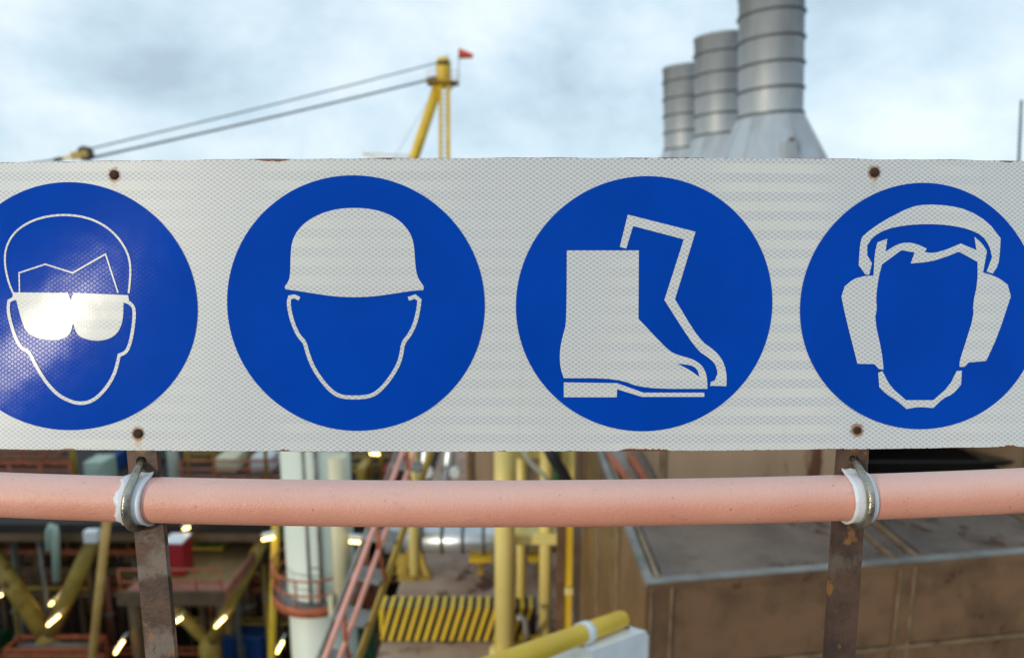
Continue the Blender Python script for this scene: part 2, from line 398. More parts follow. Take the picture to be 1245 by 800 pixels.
# ------------------------------------------------------------------ setting: sea, the decks
struct(MB().add([(-6000,-6000,-28), (6000,-6000,-28), (6000,6000,-28), (-6000,6000,-28)], [(0,1,2,3)]).build('sea', K['sea']))
struct(MB().prism([(-30,-.5), (14,-.5), (14,.86), (-30,.86)], -.06, 0).build('walkway_deck', K['deck']))
struct(MB().prism([(-80,-.6), (-29,-.6), (-29,.45), (-80,.45)], -22, -.061).build('sun_block_wall', K['module']))  # unseen wall, added to keep the low sun off the open module
DZ = -5.0
struct(MB().prism([(-2.05,3.2), (20,3.2), (20,50), (-2.05,50)], DZ-.45, DZ).build('process_deck', K['deck']))
UZ, LZ = -9.5, -17.0
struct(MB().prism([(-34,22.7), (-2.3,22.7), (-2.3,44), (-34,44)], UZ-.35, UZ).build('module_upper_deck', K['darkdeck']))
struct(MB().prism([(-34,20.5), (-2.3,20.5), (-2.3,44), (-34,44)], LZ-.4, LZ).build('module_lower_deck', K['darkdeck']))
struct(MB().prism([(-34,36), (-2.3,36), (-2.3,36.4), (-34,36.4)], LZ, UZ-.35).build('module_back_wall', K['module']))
for (x, y, zt) in ((0, 6, DZ-.45), (12, 6, DZ-.45), (0, 40, DZ-.45), (12, 40, DZ-.45), (-30, 24, LZ-.4), (-30, 42, LZ-.4), (-6, 42, LZ-.4), (-31, -.1, -22), (12, .1, -.05)):
    o = MB().lathe((x, y, 0), [(0, -28.5), (.9 if y > 1 or x < 0 else .3, -28.5), (.9 if y > 1 or x < 0 else .3, zt+.02), (0, zt+.02)], 24).build('jacket_leg', K['yellow'])
    tag(o, 'thick yellow tubular leg standing in the sea under the platform decks', 'jacket leg', 'jacket legs in the sea')

# ------------------------------------------------------------------ the safety sign
sign = thing('safety_sign', 'long white reflective sign with four blue safety pictogram discs above the handrail', 'sign', surf(0, T0))
def panel():
    ns, ntt = 150, 34; TH = .003; bm = bmesh.new(); uvl = bm.loops.layers.uv.new('st'); org = ORG[sign.name]; rng = random.Random(3)
    g = {}
    for k, off in ((0, 0.), (1, -TH)):
        for i in range(ns+1):
            for j in range(ntt+1):
                s_ = -SEND + 2*SEND*i/ns; t_ = T0 + (T1-T0)*j/ntt
                if j in (0, ntt): t_ += .0003*sin(s_*37) + .0002*sin(s_*91+1)       # slightly uneven cut edge
                v = bm.verts.new(surf(s_, t_, off)-org); g[k, i, j] = (v, s_, t_)
    def face(q):
        try: f = bm.faces.new([x[0] for x in q])
        except ValueError: return
        f.smooth = True
        for l, x in zip(f.loops, q): l[uvl].uv = (x[1], x[2])
    for i in range(ns):
        for j in range(ntt):
            face([g[0,i,j], g[0,i+1,j], g[0,i+1,j+1], g[0,i,j+1]]); face([g[1,i,j], g[1,i,j+1], g[1,i+1,j+1], g[1,i+1,j]])
        face([g[0,i,0], g[1,i,0], g[1,i+1,0], g[0,i+1,0]]); face([g[0,i,ntt], g[0,i+1,ntt], g[1,i+1,ntt], g[1,i,ntt]])
    for j in range(ntt):
        face([g[0,0,j], g[0,0,j+1], g[1,0,j+1], g[1,0,j]]); face([g[0,ns,j], g[1,ns,j], g[1,ns,j+1], g[0,ns,j+1]])
    for e_ in bm.edges:
        if len(e_.link_faces) == 2 and e_.link_faces[0].normal.angle(e_.link_faces[1].normal, 0) > .6: e_.smooth = False
    bm.normal_update()
    for e_ in bm.edges:
        if e_.is_manifold and e_.calc_face_angle(0) > .6: e_.smooth = False
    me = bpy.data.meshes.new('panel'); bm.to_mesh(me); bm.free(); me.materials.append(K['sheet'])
    o = bpy.data.objects.new('panel', me); S.collection.objects.link(o); o.parent = sign; ORG[o.name] = org
panel()
def disc(u0, u1, v0, v1, label):
    c = st((u0+u1)/2, (v0+v1)/2); a = abs(st(u1, (v0+v1)/2)[0]-st(u0, (v0+v1)/2)[0])/2; h_ = abs(st((u0+u1)/2, v1)[1]-st((u0+u1)/2, v0)[1])/2
    o = film('disc', [[(c[0]+a*cos(2*pi*k/120), c[1]+h_*sin(2*pi*k/120)) for k in range(120)]], .0006, K['bluefilm'], sign)
    o['label'] = label; return o
def zpt(ox, oy, sc): return lambda L_: [st(ox+x/sc, oy+y/sc) for x, y in L_]
PXM = .00096                                        # metres per photo pixel on the sign
OFF = .0012
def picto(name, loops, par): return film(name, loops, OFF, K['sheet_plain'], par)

d1 = disc(-70, 236, 222, 523, 'blue disc with a face wearing goggles')
z = zpt(0, 180, 2.106)
picto('head_outline', [stroke(chaikin(z([(36,372),(27,352),(20,328),(14,295),(16,258),(34,222),(64,197),(100,181),(140,173),(180,172),(222,178),(262,194),(296,220),(320,252),(334,285),(336,325),(331,372)]), False), 2.7*PXM)], d1)
picto('hair_line', [stroke(z([(52,371),(51,320),(118,298),(188,320),(272,272),(304,371)]), 2.0*PXM)], d1)
picto('goggles', [chaikin(z([(36,370),(176,371),(183,390),(190,371),(330,377),(332,390),(318,394),(317,440),(306,470),(285,488),(250,495),(215,488),(197,475),(189,447),(183,475),(165,489),(130,493),(85,483),(66,466),(53,428),(44,390),(32,390)]), True, 2, 55)], d1)
picto('face_outline', [stroke(chaikin(z([(40,384),(25,392),(22,415),(31,455),(44,492),(58,514),(76,520),(94,558),(120,600),(150,632),(185,650),(215,654),(245,644),(275,613),(295,578),(303,548),(307,530),(325,523),(336,497),(344,450),(346,412),(336,397),(318,391)]), False), 4.4*PXM)], d1)

d2 = disc(275, 588, 216, 526, 'blue disc with a face wearing a hard hat')
z = zpt(260, 190, 2.163)
picto('helmet', [chaikin(z([(187,343),(197,330),(202,312),(203,245),(210,215),(225,190),(250,168),(285,150),(325,139),(370,136),(415,139),(455,150),(490,170),(515,198),(527,230),(530,285),(535,315),(545,332),(553,343),(551,352),(520,354),(470,362),(420,369),(370,371),(320,369),(270,362),(220,354),(190,350)]))], d2)
picto('face_outline', [stroke(chaikin(z([(226,375),(213,368),(201,371),(197,385),(203,420),(213,450),(226,475),(240,488),(248,520),(262,555),(285,590),(310,618),(335,632),(370,634),(405,632),(430,622),(460,590),(485,550),(494,520),(498,490),(515,470),(530,440),(539,400),(541,378),(530,369),(512,375)]), False), 5.0*PXM)], d2)

d3 = disc(628.5, 940, 217, 526.5, 'blue disc with a pair of safety boots')
z = zpt(610, 190, 2.163)
picto('boot', [chaikin(z([(171,248),(360,248),(359,427),(435,508),(460,522),(500,532),(525,548),(537,570),(540,595),(540,611),(372,611),(302,583),(163,583),(155,560),(152,530),(154,500),(162,465),(170,440)]), True, 2, 40),
    chaikin(z([(461,545),(500,549),(515,562),(519,580),(495,562)]), True, 2, 55)], d3)
picto('boot_sole', [z([(163,594),(303,596),(372,621),(532,621),(532,632),(368,632),(303,612),(302,633),(163,633)])], d3)
picto('boot_outline', [chaikin(z([(310,239),(331,154),(509,199),(455,376),(519,483),(560,510),(583,540),(591,575),(590,604),(547,603),(549,593),(560,588),(567,570),(562,548),(545,530),(510,508),(427,378),(478,219),(345,184),(327,243)]), True, 2, 34)], d3)

d4 = disc(976, 1267, 223, 522, 'blue disc with a face wearing ear defenders')
z = zpt(925, 180, 2.106)
picto('headband', [chaikin(z([(266,324),(249,300),(253,240),(262,222),(310,188),(380,152),(420,145),(480,148),(530,160),(580,190),(612,232),(610,270),(606,300),(592,322),(576,317),(590,280),(583,250),(565,225),(530,208),(480,198),(425,195),(370,198),(320,208),(285,228),(271,250),(271,275),(283,295),(276,325)]), True, 1, 30)], d4)
picto('ear_muffs', [chaikin(z([(287,327),(262,328),(235,336),(213,355),(205,380),(215,430),(246,552),(290,553),(300,565),(313,567),(308,520),(290,440),(296,410),(293,385),(300,330),(309,298),(358,262),(392,268),(382,296),(430,292),(470,280),(505,266),(553,292),(553,345),(541,400),(543,430),(525,490),(507,545),(507,560),(520,560),(530,549),(575,545),(605,480),(638,380),(630,350),(610,335),(593,327),(567,319),(577,265),(565,245),(545,228),(550,262),(510,245),(475,260),(440,270),(418,267),(423,258),(395,245),(370,242),(345,248),(318,266),(322,233),(297,242),(290,270)]), True, 1, 30)], d4)
picto('chin_outline', [chaikin(z([(299,575),(310,571),(330,610),(370,645),(440,645),(480,610),(500,570),(513,570),(511,605),(490,630),(465,640),(440,665),(400,662),(372,668),(345,645),(320,630),(302,612)]), True, 1, 30)], d4)
for i, (bs, bt) in enumerate(BOLTS):
    mb = MB(); q = (.0056, .0056, .0056, .0046)[i]
    n = 14; prof = [(q, -.001), (q*1.0, .0012), (q*.75, .0022), (0.0003, .0025)]
    vs = []
    for r_, o_ in prof: vs += [surf(bs+r_*cos(2*pi*k/n)*(1+.08*sin(3*k)), bt+r_*sin(2*pi*k/n), o_) for k in range(n)]
    mb.add(vs, [(a*n+k, a*n+(k+1) % n, (a+1)*n+(k+1) % n, (a+1)*n+k) for a in range(3) for k in range(n)], True)
    mb.build('bolt', K['bolt'], sign)

# ------------------------------------------------------------------ posts, handrail, clamps
PT = .007
def barpost(b1, b2, hole_px, rise, label, mk='post'):
    (sa, ta), (sb, tb) = b1, b2
    w = .0385
    P1, P2 = surf(sa, ta, -.0036), surf(sb, tb, -.0036)
    ax = (P1-P2).normalized(); nrm = (surf(sb, tb, -1)-surf(sb, tb)).normalized()    # away from the camera
    nrm = (nrm - ax*nrm.dot(ax)).normalized(); sd = ax.cross(nrm); sd = sd if sd.x > 0 else -sd
    # keep the bar clear behind the curved panel
    hd = ray(*hole_px); kk = (P2-C0).dot(nrm)/hd.dot(nrm); hp = C0+hd*kk - P2
    hl, hw = hp.dot(ax), hp.dot(sd)
    top = (P1-P2).length + rise; bot = -(P2.z)/ax.z
    rect = [(-w/2, bot), (w/2, bot), (w/2, top), (-w/2, top)]; hr = .0062
    loops = [rect, [(hw+hr*cos(2*pi*k/20), hl+hr*sin(2*pi*k/20)) for k in range(20)]]
    bm = bmesh.new(); ed = []
    for lp in loops:
        vs = [bm.verts.new((a, c, 0)) for a, c in lp]
        ed += [bm.edges.new((vs[i], vs[(i+1) % len(vs)])) for i in range(len(vs))]
    bmesh.ops.triangle_fill(bm, use_beauty=True, edges=ed, normal=(0, 0, 1))
    ex = bmesh.ops.extrude_face_region(bm, geom=bm.faces[:])
    for q in ex['geom']:
        if isinstance(q, bmesh.types.BMVert): q.co.z += PT
    base = P2 + ax*bot
    for q in bm.verts: q.co = P2 + sd*q.co.x + ax*q.co.y + nrm*q.co.z - base
    bmesh.ops.recalc_face_normals(bm, faces=bm.faces)
    be = [e_ for e_ in bm.edges if e_.calc_face_angle(0) > 1.2]
    bmesh.ops.bevel(bm, geom=be, offset=.0007, segments=2, affect='EDGES')
    root = thing('sign_post', label, 'post', base)
    me = bpy.data.meshes.new('bar'); bm.to_mesh(me); bm.free(); me.materials.append(K[mk])
    o = bpy.data.objects.new('bar', me); S.collection.objects.link(o); o.parent = root; ORG[o.name] = base
    MB().box(base+Vector((0, .004, .004)), (.10, .05, .012), None, .002).build('foot_plate', K['post'], root)
    return P2 + sd*hw + ax*hl, nrm, root
hL, nL, postL = barpost(BOLTS[0], BOLTS[1], (172, 561), .012, 'rusty flat steel bar post behind the goggles disc end of the sign', 'greypost')
hR, nR, postR = barpost(BOLTS[2], BOLTS[3], (1038.5, 559), .0165, 'rusty flat steel bar post behind the ear defender disc end of the sign')

def pipe_c(x):                                      # handrail axis: touches the fronts of both posts
    return Vector((x, 0, 0))
RP = .0272
pc = at(620, 612, .745); 
PB = .080
def paxis(x):
    return Vector((x, pc.y + PB*x*x, pc.z + .0045*x))
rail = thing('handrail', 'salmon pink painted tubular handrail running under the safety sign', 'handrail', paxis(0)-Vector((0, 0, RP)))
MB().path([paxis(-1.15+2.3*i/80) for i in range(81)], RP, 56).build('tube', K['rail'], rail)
for x in (-1.13, 1.13):                             # rail stanchions past the sign ends
    p = paxis(x); MB().tube((p.x, p.y, -.02), (p.x, p.y, p.z), RP*.95, 24).build('stanchion', K['rail'], rail)

def clamp(hole, label, ragged, lw0, lw1, x0s):
    x0 = hole.x; c = paxis(x0); root = thing('pipe_clamp', label, 'clamp', c-Vector((0, 0, RP+.012)), 'pipe clamps on the handrail')
    rr = .0046; Rg = RP + .0022 + rr
    pts = []
    hy, hz = hole.y, hole.z
    pts.append(Vector((x0, hy+.018, hz+.001))); pts.append(Vector((x0, hy+.004, hz)))
    # tangent from hole to ring
    dy, dz = hy-c.y, hz-c.z; D = sqrt(dy*dy+dz*dz); base = atan2(dz, -dy); al = math.acos(min(1, Rg/D))
    a0 = base - al                                  # angle measured from the camera side (-y), + is up
    pts.append(Vector((x0, hy-.004, hz-.003)))
    a = a0; a1 = -R(128)
    while a > a1: pts.append(Vector((x0+.0015*sin(a), c.y-Rg*cos(a), c.z+Rg*sin(a)))); a -= R(7)
    pts.append(Vector((x0, hy+.004, c.z-.044)))
    MB().path(pts, rr, 14).build('u_bolt', K['rod'], root)
    rng = random.Random(int(x0*1000)); n = 60; vs = []; A0, A1 = R(112), -R(140)
    wl = [rng.uniform(-1, 1) for _ in range(n+1)]
    for i in range(n+1):
        a = A0+(A1-A0)*i/n; end = min(1, i/5, (n-i)/5)
        jl = (.0016*sin(i*.55)+.0013*wl[i])*ragged
        xl, xr = x0-lw0+jl, x0+lw1
        if x0s > 0: xr = xr + (xl-xr)*(1-end)*.85 if i < 6 else xr
        else: xl = xl + (xr-xl)*(1-end)*.85 if i < 6 else xl
        lift = .006*(1-end) if i < 6 else 0
        m_ = 6
        for k in range(m_+1):
            x = xl+(xr-xl)*k/m_
            for rad in (RP+.0004, RP+.0026 + .0016*(abs(k/m_-.5)*2)**3):
                q = paxis(x); r_ = rad+lift
                vs.append(Vector((x, q.y-r_*cos(a), q.z+r_*sin(a))))
    row = 7*2; fs = []
    for i in range(n):
        for k in range(6):
            for lay in (0, 1):
                p = i*row+k*2+lay; fs.append((p, p+2, p+row+2, p+row))
        for k in (0, 6): p = i*row+k*2; fs.append((p, p+1, p+row+1, p+row))
    for i in (0, n):
        for k in range(6): p = i*row+k*2; fs.append((p, p+1, p+3, p+2))
    MB().add(vs, fs, True).build('liner', K['liner'], root)
    return root
clamp(hL, 'steel U-bolt with ragged white plastic liner on the goggles end of the handrail', 1., .0150, .0150, -1)
clamp(hR, 'steel U-bolt with clean white plastic liner on the ear defender end of the handrail', .12, .0155, .0120, 1)

# ------------------------------------------------------------------ exhaust stacks
def stack(loc):
    o = thing('exhaust_stack', 'x', 'chimney', loc, 'row of exhaust stacks'); c = Vector(loc)
    r = 1.40; z0, zc, zs = 0, 3.62, 1.55               # base, top of cone, bottom of cone (above loc)
    MB().lathe(c, [(r, zc), (r, 8.78), (r*1.03, 8.80), (r*1.03, 8.90), (r-.05, 8.90), (r-.06, 3.7)]).build('flue', K['stack'], o)
    MB().lathe(c, [(2.42, z0), (2.42, zs), (2.38, zs+.04), (r+.02, zc)], 8 if False else 40).build('hood', K['stack'], o)
    for k in range(6):
        z_ = zc + .04 + k*1.075
        if z_ < 8.7: MB().lathe(c, [(r+.005, z_-.05), (r+.075, z_-.045), (r+.075, z_+.045), (r+.005, z_+.05)]).build('ring', K['ring'], o)
    for k in range(12):
        a = 2*pi*k/12+.2; d = Vector((cos(a), sin(a), 0))
        MB().beam(c+d*2.425+Vector((0,0,zs)), c+d*(r+.03)+Vector((0,0,zc-.02)), .05, .05).build('seam', K['stack'], o)
    a = R(-92); d = Vector((cos(a), sin(a), 0))
    h_ = MB().box(c+d*2.20+Vector((0, 0, 1.75)), (.62, .50, 1.0), a+pi/2, .03).build('hatch', K['stack'], o)
    MB().box(c+d*2.35+Vector((.1, 0, 2.33)), (.22, .2, .18), a+pi/2, .02).build('hinge', K['ring'], h_)
    return o
zb = 2.6
s1 = stack(Vector((12.10, 31.5, zb))); s1['label'] = 'exhaust stack with the widest looking flared hood, standing clear in front of the row'
s2 = dup(s1, (12.0, 38.5, zb), 'middle grey ringed exhaust stack, half overlapped by the nearer one')
s3 = dup(s1, (11.9, 45.8, zb), 'last grey ringed exhaust stack at the end of the row, shortest looking')
s1['label'] = 'grey ringed exhaust stack at the near end of the row, flared hood with hatch'
for o in (s1, s2, s3): o.rotation_euler.y = R(-3.2)
hs = thing('exhaust_housing', 'grey steel housing block carrying the three exhaust stacks', 'housing', (11.85, 36, DZ))
MB().box((11.85, 38.6, (zb+DZ)/2+.06), (6, 20, zb-DZ+.12)).build('body', K['module'], hs)
for k in range(5): MB().box((8.80, 30+k*4, (zb+DZ)/2), (.12, .2, zb-DZ-.3)).build('rib', K['grey'], hs)

# ------------------------------------------------------------------ far module, crane, cables, mast
fm = thing('crane_module', 'grey process module carrying the yellow crane frame behind the sign', 'module', (-9, 60, -28))
MB().box((-9, 60, -17), (36, 22, 22)).build('body', K['module'], fm)
for k in range(7): MB().box((-25+k*5.3, 48.9, -17), (.4, .22, 21.5)).build('column', K['tan_beam'], fm)
YC = 58.
cr = thing('yellow_crane', 'yellow crane A-frame with head box, ladder and service platform above the sign', 'crane', at(530, 405, YC)*1.0)
def A(u, v, dy=0): return at(u, v, YC+dy)
MB().tube(A(537, 92), A(480, 262), .44, 16).build('back_leg', K['yellow'], cr)
MB().path([A(480, 262), A(455, 420)], .44, 16).build('back_leg_foot', K['yellow'], cr)
fl = MB().beam(A(535.6, 98, -.3), A(535.6, 425, -.3), .26, .34).build('front_chord', K['yellow'], cr)
MB().beam(A(544.6, 98, -.3), A(546, 425, -.3), .34, .34).build('front_chord', K['yellow'], cr)
for k in range(16):
    v = 108+k*6.5; MB().tube(A(535.6, v, -.4), A(544.8, v, -.4), .05, 6).build('rung', K['old_yellow'], cr)
MB().lathe(A(539.5, 106), [(0, 0), (.62, 0), (.60, .9), (.66, 1.9), (.50, 2.30), (.3, 2.36), (0, 2.4)], 6).build('head_box', K['yellow'], cr)
MB().tube(A(532, 76.5, -.5), A(545, 76.5, -.5), .16, 12).build('sheave_pin', K['rubber'], cr)
MB().box(A(538, 101.5), (2.6, 2.0, .12)).build('platform', K['old_yellow'], cr)
MB().box(A(524.5, 96.5), (.9, .8, .14), Matrix.Rotation(R(-12), 3, 'Y')).build('cable_anchor', K['rubber'], cr)
for u in (520, 527, 549, 556):
    MB().tube(A(u, 101, -.9), A(u, 86, -.9), .03, 6).build('rail_post', K['salmon'], cr)
for v in (86, 93):
    MB().tube(A(549, v, -.9), A(556, v, -.9), .028, 6).build('rail', K['salmon'], cr)
    MB().tube(A(520, v, -.9), A(528, v, -.9), .028, 6).build('rail', K['salmon'], cr)
MB().path([A(547, 110), A(553, 103)], .06, 6).build('platform_strut', K['old_yellow'], cr)
MB().path([A(524, 104), A(532, 112)], .05, 6).build('platform_strut', K['old_yellow'], cr)
MB().path([A(540, 78), A(541, 71), A(544, 67), A(545, 66)], .03, 6).build('head_hook', K['grey'], cr)
ws = thing('windsock', 'orange red windsock flying from a thin mast on the crane head', 'windsock', A(557.5, 103, -.9))
MB().tube(A(557.8, 103, -.9), A(557.8, 61, -.9), .035, 8).build('mast', K['grey'], ws)
pts = [A(558.2, 65.5, -.9), A(563, 66.4, -.9), A(568, 67.4, -.9), A(575, 68.6, -.9)]
MB().path(pts, [.40, .34, .27, .17], 14, False).build('sock', K['sock'], ws)
MB().path([pts[0]+Vector((0, .40*cos(q), .40*sin(q))) for q in [2*pi*k/14 for k in range(15)]], .03, 6).build('hoop', K['grey'], ws)
bo = thing('crane_boom', 'pale crane boom end lying behind the top edge of the sign', 'crane boom', A(500, 200, 3))
MB().beam(A(500, 190, 3), A(441, 186.5, 3), .16, .12).build('upper_chord', K['cream'], bo)
MB().beam(A(503, 205, 3), A(441, 187.5, 3), .14, .12).build('lower_chord', K['cream'], bo)
MB().beam(A(500, 190, 3), A(500, 420, 3), .5, .5).build('boom_rest', K['yellow'], bo)
YS = 46.
sh = thing('sheave_block', 'black and yellow sheave block holding the two crane cables', 'sheave block', at(100, 200, YS))
q = at(104, 187, YS)
MB().path([q+Vector((0, -.16, 0)), q+Vector((0, .16, 0))], .50, 24).build('wheel', K['rubber'], sh)
MB().path([q+Vector((0, -.19, 0)), q+Vector((0, -.165, 0))], .24, 16).build('hub', K['old_yellow'], sh)
MB().box(at(95, 189.5, YS)+Vector((0, -.2, 0)), (.72, .06, .50), Matrix.Rotation(R(-12), 3, 'Y'), .02).build('cheek_plate', K['old_yellow'], sh)
MB().beam(at(90, 190, YS), at(73, 193.5, YS), .16, .16).build('link', K['yellow'], sh)
MB().tube(at(76, 193, YS), at(66, 195, YS), .14, 10).build('socket', K['rubber'], sh)
tag(MB().path([at(68, 194.5, YS), at(-60, 212, YS), at(-420, 330, YS)], .06, 8).build('pendant_cable', K['cable']), 'single steel pendant cable leaving the sheave block towards the open side', 'cable')
def cab(a, b, r, lab): tag(MB().path([a.lerp(b, k/12)-Vector((0, 0, .08*sin(pi*k/12))) for k in range(13)], r, 8).build('crane_cable', K['cable']), lab, 'cable', 'crane cables')
cab(A(531, 77, -.6), at(110, 181, YS), .055, 'upper thin steel cable from crane head to sheave block')
cab(A(523, 97, -.3), at(110, 192.5, YS), .085, 'lower thicker steel cable from crane platform to sheave block')
tag(MB().tube(A(527, 112), A(478, 195, 2), .016, 6).build('guy_wire', K['cable']), 'very thin guy wire slanting down from the crane platform', 'wire')
am = thing('radio_mast', 'thin grey whip mast standing alone beside the sign end', 'mast', Vector((at(1235, 300, 20).x, 20, DZ)))
p1 = at(1242, 122, 20); b1 = at(1234, 300, 20)
MB().path([Vector((b1.x, 20, DZ)), b1, p1], [.06, .05, .035], 8).build('whip', K['cable'], am)
MB().box((b1.x, 20, DZ+.06), (.4, .4, .12), None, .02).build('base', K['grey'], am)

# ------------------------------------------------------------------ bronze clad enclosure on the process deck
Ac = at(790, 705, 4.6); ZT = Ac.z; Bc = onz(1245, 668, ZT)
fd = Vector((Bc.x-Ac.x, Bc.y-Ac.y, 0)).normalized()
Q0 = Vector((Ac.x, Ac.y, 0)); Q1 = Q0 + fd*7.0
Q2 = Vector((Q1.x, 12., 0)); Q3 = Vector((Q0.x, 12., 0))
en = thing('clad_enclosure', 'weathered bronze metal clad enclosure with seamed panels beside the handrail', 'enclosure', Vector((Q0.x+3, Q0.y+3, DZ)))
MB().prism([(p.x+.02*dx, p.y+.03*dy) for p, dx, dy in ((Q0,1,1), (Q1,-1,1), (Q2,-1,-1), (Q3,1,-1))], DZ, ZT-.03).build('core', K['browntop'], en)
fn = Vector((fd.y, -fd.x, 0))                        # outward normal of the front
HJ = at(960, 790, 4.85).z                            # height of the horizontal panel joint
def fpt(s_, z_, o_=0): p = Q0+fd*s_+fn*o_; return Vector((p.x, p.y, z_))
def fslab(s0, s1, z0, z1, o0, o1):
    mb = MB(); mb.add([fpt(a, b_, c) for c in (o0, o1) for a, b_ in ((s0, z0), (s1, z0), (s1, z1), (s0, z1))], [(0,1,2,3), (4,5,6,7), (0,1,5,4), (1,2,6,5), (2,3,7,6), (3,0,4,7)]); return mb
def s_at(u):                                         # front-face distance seen at column u on the top edge
    lo, hi = 0., 9.
    for _ in range(40):
        md = (lo+hi)/2; p = fpt(md, ZT); uu = 622.5+FPX*p.x/dep(p)
        if uu < u: lo = md
        else: hi = md
    return lo
js = [0.0, s_at(817), s_at(1092), s_at(1112), s_at(1300), s_at(1340), 6.9]
for a, b_ in ((1, 2), (3, 4), (5, 6)):
    for z0, z1 in ((HJ+.025, ZT-.06), (HJ-1.3, HJ-.025), (DZ, HJ-1.32)):
        fslab(js[a]+.008, js[b_]-.008, z0, z1, -.03, .012).build('front_panel', K['brown'], en)
for a, b_ in ((0, 1), (2, 3), (4, 5)):
    fslab(js[a], js[b_], DZ, ZT-.055, -.03, .020).build('seam_strip', K['brown'], en)
    for e_ in ((js[a], js[a]+.016), (js[b_]-.016, js[b_])):
        fslab(e_[0], e_[1], DZ, ZT-.058, .0205, .034).build('seam_lip', K['trim'], en)
fslab(-.01, 6.95, HJ-.012, HJ+.012, -.03, .030).build('joint_flange', K['trim'], en)
fslab(-.03, 6.95, ZT-.075, ZT-.014, -.03, .030).build('top_flange', K['brown'], en)
fslab(-.03, 6.95, ZT-.013, ZT+.002, -.03, .040).build('top_lip', K['grey'], en)
def lslab(y0, y1, z0, z1, o0, o1):
    return MB().add([(Q0.x+c, a, b_) for c in (-o0, -o1) for a, b_ in ((y0, z0), (y1, z0), (y1, z1), (y0, z1))], [(0,1,2,3), (4,5,6,7), (0,1,5,4), (1,2,6,5), (2,3,7,6), (3,0,4,7)])
ly = [Q0.y, Q0.y+.14, 5.9, 6.05, 7.3, 7.45, 8.8, 8.95, 11.9]
for i in range(0, 8):
    if i % 2 == 0: lslab(ly[i], ly[i+1], DZ, ZT-.055, -.03, .022).build('seam_strip', K['trim' if i else 'brown'], en)
    else: lslab(ly[i]+.008, ly[i+1]-.008, DZ, ZT-.06, -.03, .008).build('side_panel', K['brown'], en)
lslab(Q0.y-.02, 11.9, ZT-.05, ZT+.003, -.03, .034).build('top_flange', K['grey'], en)
# roof sheets
def tslab(s0, s1, d0, d1, z0, z1):
    def tp(s_, d_): p = Q0+fd*s_; return (p.x, p.y+d_)
    return MB().prism([tp(s0, d0), tp(s1, d0), tp(s1, d1), tp(s0, d1)], z0, z1)
ts = [.02, js[2]-.02, js[3]+.02, js[4], 6.9]
for a, b_ in ((0, 1), (2, 3), (3, 4)):
    for d0, d1 in ((.10, 1.32), (1.40, 4.0)):
        tslab(ts[a]+.10, ts[b_]-.03, d0, d1, ZT-.04, ZT-.012).build('roof_sheet', K['browntop'], en)
for x in (ts[0]+.03, ts[1]-.02, ts[2]+.0, ts[3]):
    tslab(x, x+.028, .02, 4.2, ZT-.04, ZT+.012).build('roof_seam', K['trim'], en)
tslab(.0, 6.9, .0, .09, ZT-.04, ZT-.004).build('roof_edge', K['browntop'], en)
tslab(.08, 6.9, 1.33, 1.39, ZT-.04, ZT+.010).build('roof_seam', K['trim'], en)
# upper block on its roof
e2_ = thing('upper_enclosure', 'taller brown clad box standing on the roof of the bronze enclosure', 'enclosure', Vector((2.6, 6.5, ZT)))
x0, x1 = at(802, 565, 6.45).x, at(1052, 565, 6.45).x
MB().box(((x0+x1)/2, 7.5, ZT+.55), (x1-x0-.02, 2.1, 1.1)).build('core', K['brownpanel'], e2_)
MB().box((x0+.02, 6.44, ZT+.55), (.05, .05, 1.1)).build('corner_trim', K['trim'], e2_)
MB().box(((x0+x1)/2+.03, 6.445, ZT+.55), (x1-x0-.10, .03, 1.06), None, .006).build('front_panel', K['brownpanel'], e2_)
MB().box(((x0+x1)/2, 7.5, ZT+1.115), (x1-x0+.04, 2.2, .03)).build('roof', K['browntop'], e2_)
in_ = thing('shaded_recess', 'open recess with its shade painted black on the enclosure roof behind the rusty post', 'recess', Vector((4.9, 6.6, ZT)))
x2, x3 = x1+.02, at(1236, 565, 6.6).x
MB().box(((x2+x3)/2, 8.4, ZT+.55), (x3-x2, .05, 1.1)).build('back_wall', K['black'], in_)  # black paint stands in for the shade inside the recess
MB().box(((x2+x3)/2, 7.4, ZT+1.12), (x3-x2, 2.1, .05)).build('roof', K['brownpanel'], in_)
for k in range(5): MB().box(((x2+x3)/2, 6.7+k*.02, ZT+.12+k*.22), (x3-x2, .16, .02), Matrix.Rotation(R(-35), 3, 'X')).build('louvre', K['black'], in_)
MB().box((x3+.05, 7.4, ZT+.55), (.09, 2.1, 1.1)).build('side_wall', K['brownpanel'], in_)
MB().box(((x2+x3)/2, 7.4, ZT+.003), (x3-x2, 2.0, .02)).build('floor', K['black'], in_)
for k, (ua, ub) in enumerate(((741, 772), (766, 793))):
    a, b_ = onz(ua, 553, ZT+.02), onz(ub, 596, ZT+.02)
    tag(MB().beam(a, b_, .07, .04).build('angle_bar', K['orange']), ('orange steel angle bar lying on the enclosure roof beside the roof edge', 'orange steel angle bar lying on the enclosure roof beside the upper box')[k], 'bar', 'orange bars on the enclosure roof')

